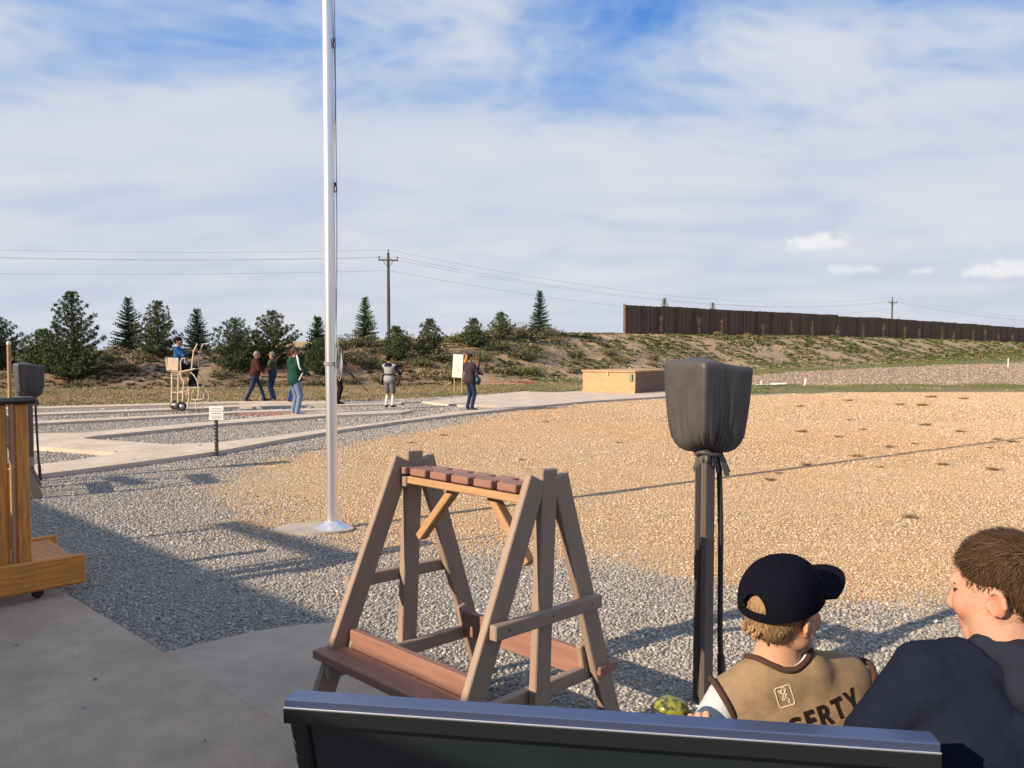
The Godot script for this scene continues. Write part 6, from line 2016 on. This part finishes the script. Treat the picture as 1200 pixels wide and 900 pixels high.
	for k in 30:
		var a := rr.randf_range(-0.9, 0.1)
		var root := Vector3(sin(a) * 0.062, -0.038 + rr.randf_range(-0.012, 0.012), 0.083 * cos(a) + 0.012)
		var out := Vector3(sin(a), 0, cos(a))
		var pts := []
		for i in 6:
			var u := i / 5.0
			pts.append(hx * ((root + out * (0.012 * sin(u * 3.4)) + Vector3(0.006 * sin(k), -0.026 * u + 0.008 * u * u, 0)) * 0.95))
		curls.tube(pts, [0.0022, 0.0024, 0.002, 0.0016, 0.0011, 0.0006], 5, Color(0.30, 0.19, 0.10) * rr.randf_range(0.7, 1.4), false)
	hh.add(curls, Transform3D.IDENTITY, null)
	put("hair", hh, M.hair, t)
	var cm := MB.new()
	cap_mesh(cm, Color(0.011, 0.011, 0.016), true, 0.24, 1.06)
	var cc := MB.new()
	cc.add(cm, hx * Transform3D(Basis(Vector3.UP, 0.0), Vector3.ZERO), null)
	put("cap", cc, M.capcloth, t)
	# the thing in his left hand
	var e := thing("ear_muffs", "yellow green camouflage ear muff cup with a black rim beside the khaki vest", "ear muffs", Vector3(0.352, 0.862, -1.665))
	var cup := body_mesh([ell(Vector3.ZERO, Vector3(0.040, 0.027, 0.033), W, 0.01, Basis(Vector3.BACK, -0.12))], 0.004)
	var cn := noise(31, 55.0, 3)
	for i in cup.v.size():
		var k := cn.get_noise_3dv(cup.v[i])
		cup.c[i] = Color(0.27, 0.26, 0.035) if k > 0.12 else (Color(0.15, 0.165, 0.035) if k > -0.15 else Color(0.045, 0.05, 0.02))
	put("cup", cup, M.gloss, e)
	var rim := MB.new()
	var rp := []
	for i in 33:
		var a := TAU * i / 32.0
		rp.append(Vector3(cos(a) * 0.041, -0.004 - 0.005 * cos(a), sin(a) * 0.035))
	rim.tube(rp, [0.0055], 6, W)
	put("rim", rim, M.black, e)
	var band := MB.new()
	var bp := []
	for i in 15:
		var a := PI * i / 14.0
		bp.append(Vector3(-0.02 + 0.03 * cos(a), -0.02 - 0.09 * sin(a), 0.0))
	band.tube(bp, [0.006], 6, W)
	put("headband", band, M.black, e)
func build_bare_boy() -> void:
	var t := thing("person", "bareheaded person in a navy shirt leaning in beside the khaki vest", "person", Vector3.ZERO)
	var skin := Color(0.56, 0.31, 0.215)
	var navy := Color(0.016, 0.019, 0.034)
	var hb := aim(Vector3(-0.62, -0.20, -0.76), 0.0)
	var hx := Transform3D(hb, Vector3(1.034, 1.152, -1.60))
	var pr := [cap(Vector3(1.04, 0.96, -1.555), Vector3(1.02, 1.09, -1.59), 0.066, 0.060, skin, 0.02), ell(Vector3(1.04, 0.80, -1.57), Vector3(0.175, 0.17, 0.11), navy, 0.05), ell(Vector3(1.05, 0.60, -1.60), Vector3(0.16, 0.19, 0.12), navy, 0.05)]
	pr.append(cap(Vector3(0.765, 0.76, -1.66), Vector3(0.86, 0.66, -1.86), 0.042, 0.030, skin, 0.012))
	pr.append(cap(Vector3(1.31, 0.75, -1.60), Vector3(1.20, 0.63, -1.80), 0.042, 0.030, skin, 0.012))
	pr.append(cap(Vector3(0.87, 0.97, -1.59), Vector3(0.765, 0.76, -1.66), 0.05, 0.042, skin, 0.02))
	pr.append(cap(Vector3(1.22, 0.96, -1.53), Vector3(1.31, 0.75, -1.60), 0.05, 0.042, skin, 0.02))
	pr.append_array(legs_of(1.05, -1.60, -1.98, 1.0))
	var mb := body_mesh(pr, 0.014)
	var head := body_mesh(head_prims(skin, Color(0.50, 0.20, 0.16), EYE), 0.0038)
	mb.add(head, hx, null)
	hand_at(mb, Vector3(0.86, 0.66, -1.86), Vector3(0.765, 0.76, -1.66), Vector3(0, -1, 0), false, skin, 0.9)
	hand_at(mb, Vector3(1.20, 0.63, -1.80), Vector3(1.31, 0.75, -1.60), Vector3(0, -1, 0), true, skin, 0.9)
	put("body", mb, M.skin, t)
	var sh := [ell(Vector3(0.96, 0.83, -1.570), Vector3(0.135, 0.17, 0.115), W, 0.07), ell(Vector3(1.13, 0.83, -1.555), Vector3(0.135, 0.17, 0.115), W, 0.09), ell(Vector3(1.05, 0.62, -1.595), Vector3(0.185, 0.22, 0.135), W, 0.09), cap(Vector3(1.01, 1.005, -1.575), Vector3(0.87, 0.975, -1.59), 0.055, 0.062, W, 0.06), cap(Vector3(1.08, 1.005, -1.565), Vector3(1.225, 0.97, -1.53), 0.055, 0.062, W, 0.06), cap(Vector3(0.87, 0.970, -1.592), Vector3(0.785, 0.80, -1.645), 0.064, 0.062, W, 0.012), cap(Vector3(0.885, 0.945, -1.528), Vector3(0.935, 0.80, -1.462), 0.012, 0.005, W, 0.022), cap(Vector3(0.905, 0.935, -1.512), Vector3(0.985, 0.74, -1.452), 0.012, 0.005, W, 0.022), cap(Vector3(1.0, 0.925, -1.468), Vector3(1.08, 0.73, -1.444), 0.010, 0.004, W, 0.022), cap(Vector3(0.835, 0.93, -1.545), Vector3(0.80, 0.80, -1.588), 0.010, 0.005, W, 0.02), cap(Vector3(0.86, 0.955, -1.53), Vector3(0.835, 0.82, -1.585), 0.010, 0.004, W, 0.02), cap(Vector3(1.225, 0.965, -1.53), Vector3(1.295, 0.79, -1.585), 0.064, 0.062, W, 0.03), cut(cap(Vector3(1.035, 0.98, -1.575), Vector3(1.02, 1.15, -1.60), 0.068, 0.09, W, 0.006))]
	var sm := body_mesh(sh, 0.008)
	wrinkle(sm, 650, Vector3(15, 5, 15), 0.0045)
	put("shirt", sm, M.navy, t)
	# soft hood lying round the neck and down the back
	var hd := [ell(Vector3(1.09, 0.985, -1.487), Vector3(0.115, 0.075, 0.050), W, 0.05, Basis(Vector3.RIGHT, -0.35)), cap(Vector3(0.985, 1.040, -1.565), Vector3(1.02, 1.035, -1.515), 0.024, 0.03, W, 0.03), cap(Vector3(1.02, 1.035, -1.515), Vector3(1.11, 1.035, -1.515), 0.03, 0.034, W, 0.03), cap(Vector3(1.11, 1.035, -1.515), Vector3(1.125, 1.03, -1.585), 0.03, 0.024, W, 0.03), cap(Vector3(0.985, 1.040, -1.565), Vector3(0.975, 1.005, -1.635), 0.024, 0.020, W, 0.03), cap(Vector3(1.125, 1.03, -1.585), Vector3(1.08, 1.0, -1.655), 0.024, 0.02, W, 0.03)]
	var hm := body_mesh(hd, 0.007)
	wrinkle(hm, 690, Vector3(12, 9, 12), 0.0028)
	put("hood", hm, M.hood, t)
	var hp := [ell(Vector3(0, 0.034, 0.014), Vector3(0.0762, 0.087, 0.0945), W, 0.01), ell(Vector3(0, -0.010, 0.048), Vector3(0.064, 0.062, 0.054), W, 0.02), cut(ell(Vector3(0, -0.042, -0.094), Vector3(0.10, 0.112, 0.074), W, 0.010)), cut(ell(Vector3(0, -0.135, 0.01), Vector3(0.11, 0.085, 0.10), W, 0.012)), cut(ell(Vector3(0.086, -0.035, -0.002), Vector3(0.03, 0.048, 0.030), W, 0.010)), cut(ell(Vector3(-0.086, -0.035, -0.002), Vector3(0.03, 0.048, 0.030), W, 0.010))]
	var hair := body_mesh(hp, 0.0055)
	var hh := MB.new()
	hh.add(hair, hx, Color(0.055, 0.033, 0.021))
	var side_flow := func(p: Vector3, n: Vector3, r: RandomNumberGenerator) -> Vector3: return Vector3(r.randfn(0, 0.2), -1.0, -0.35 + r.randfn(0, 0.2))
	var top_flow := func(p: Vector3, n: Vector3, r: RandomNumberGenerator) -> Vector3: return Vector3(0.35 + r.randfn(0, 0.3), -0.3 + r.randfn(0, 0.2), -0.9)
	hh.add(strands(hair, hx, 6500, side_flow, 0.014, 0.0006, [Color(0.040, 0.023, 0.015), Color(0.110, 0.066, 0.040)], 81, func(p: Vector3) -> bool: return p.y < 0.075), Transform3D.IDENTITY, null)
	hh.add(strands(hair, hx, 4500, top_flow, 0.028, 0.0007, [Color(0.040, 0.023, 0.015), Color(0.120, 0.072, 0.043)], 83, func(p: Vector3) -> bool: return p.y > 0.06), Transform3D.IDENTITY, null)
	put("hair", hh, M.hair, t)
	var bw := MB.new()
	for s in [-1.0, 1.0]:
		bw.tube([hx * Vector3(0.016 * s, 0.020, -0.0915), hx * Vector3(0.034 * s, 0.025, -0.087), hx * Vector3(0.052 * s, 0.017, -0.072)], [0.0022, 0.003, 0.0015], 5, Color(0.09, 0.05, 0.03))
	put("eyebrows", bw, M.hair, t)

func _ready() -> void:
	var cam := Camera3D.new()
	cam.position = Vector3(0, 1.65, 0)
	cam.rotation = Vector3(-atan(38.0 / 901.0), 0, 0)
	cam.fov = rad_to_deg(2.0 * atan(450.0 / 901.0))
	cam.near = 0.05; cam.far = 6000.0
	add_child(cam); cam.current = true
	var env := Environment.new()
	env.background_mode = Environment.BG_SKY
	var sk := PanoramaSkyMaterial.new()
	sk.panorama = sky_texture()
	var sky := Sky.new()
	sky.sky_material = sk
	env.sky = sky
	env.background_energy_multiplier = 1.0
	env.tonemap_mode = Environment.TONE_MAPPER_LINEAR
	env.tonemap_exposure = 1.46
	env.sdfgi_enabled = true; env.ssao_enabled = true; env.ssil_enabled = true
	var we := WorldEnvironment.new()
	we.environment = env
	add_child(we)
	var sun := DirectionalLight3D.new()
	sun.light_color = Color(1.0, 0.91, 0.79); sun.light_energy = 1.6
	sun.light_angular_distance = 0.5; sun.shadow_enabled = true
	add_child(sun)
	sun.look_at_from_position(Vector3.ZERO, sun_dir, Vector3.UP)
	materials()
	build_ground()
	build_paths()
	build_stones()
	build_trees()
	build_ground_cover()
	build_fence()
	build_poles()
	build_flagpole()
	gun_rack(Vector3(-0.20, 0.006, -3.225), -0.747, -0.05, "taupe A-frame gun rack with red brown notched rail and shelves on the gravel")
	gun_rack(Vector3(-5.957, 0.012, -8.618), 2.13, 0.0, "second A-frame gun rack standing partly hidden behind the orange wooden cart")
	covered_post(Vector3(0.91, 0.0, -3.57), 0.5, 1.605, "dark metal post with a soft grey fabric cover, behind the black cap")
	covered_post(Vector3(-6.07, 0.0, -9.66), 0.75, 1.50, "grey fabric covered machine on a post at the edge of the curved path")
	build_cart()
	build_furniture()
	build_clubhouse()
	build_people()
	build_bench()
	build_capped_boy()
	build_bare_boy()
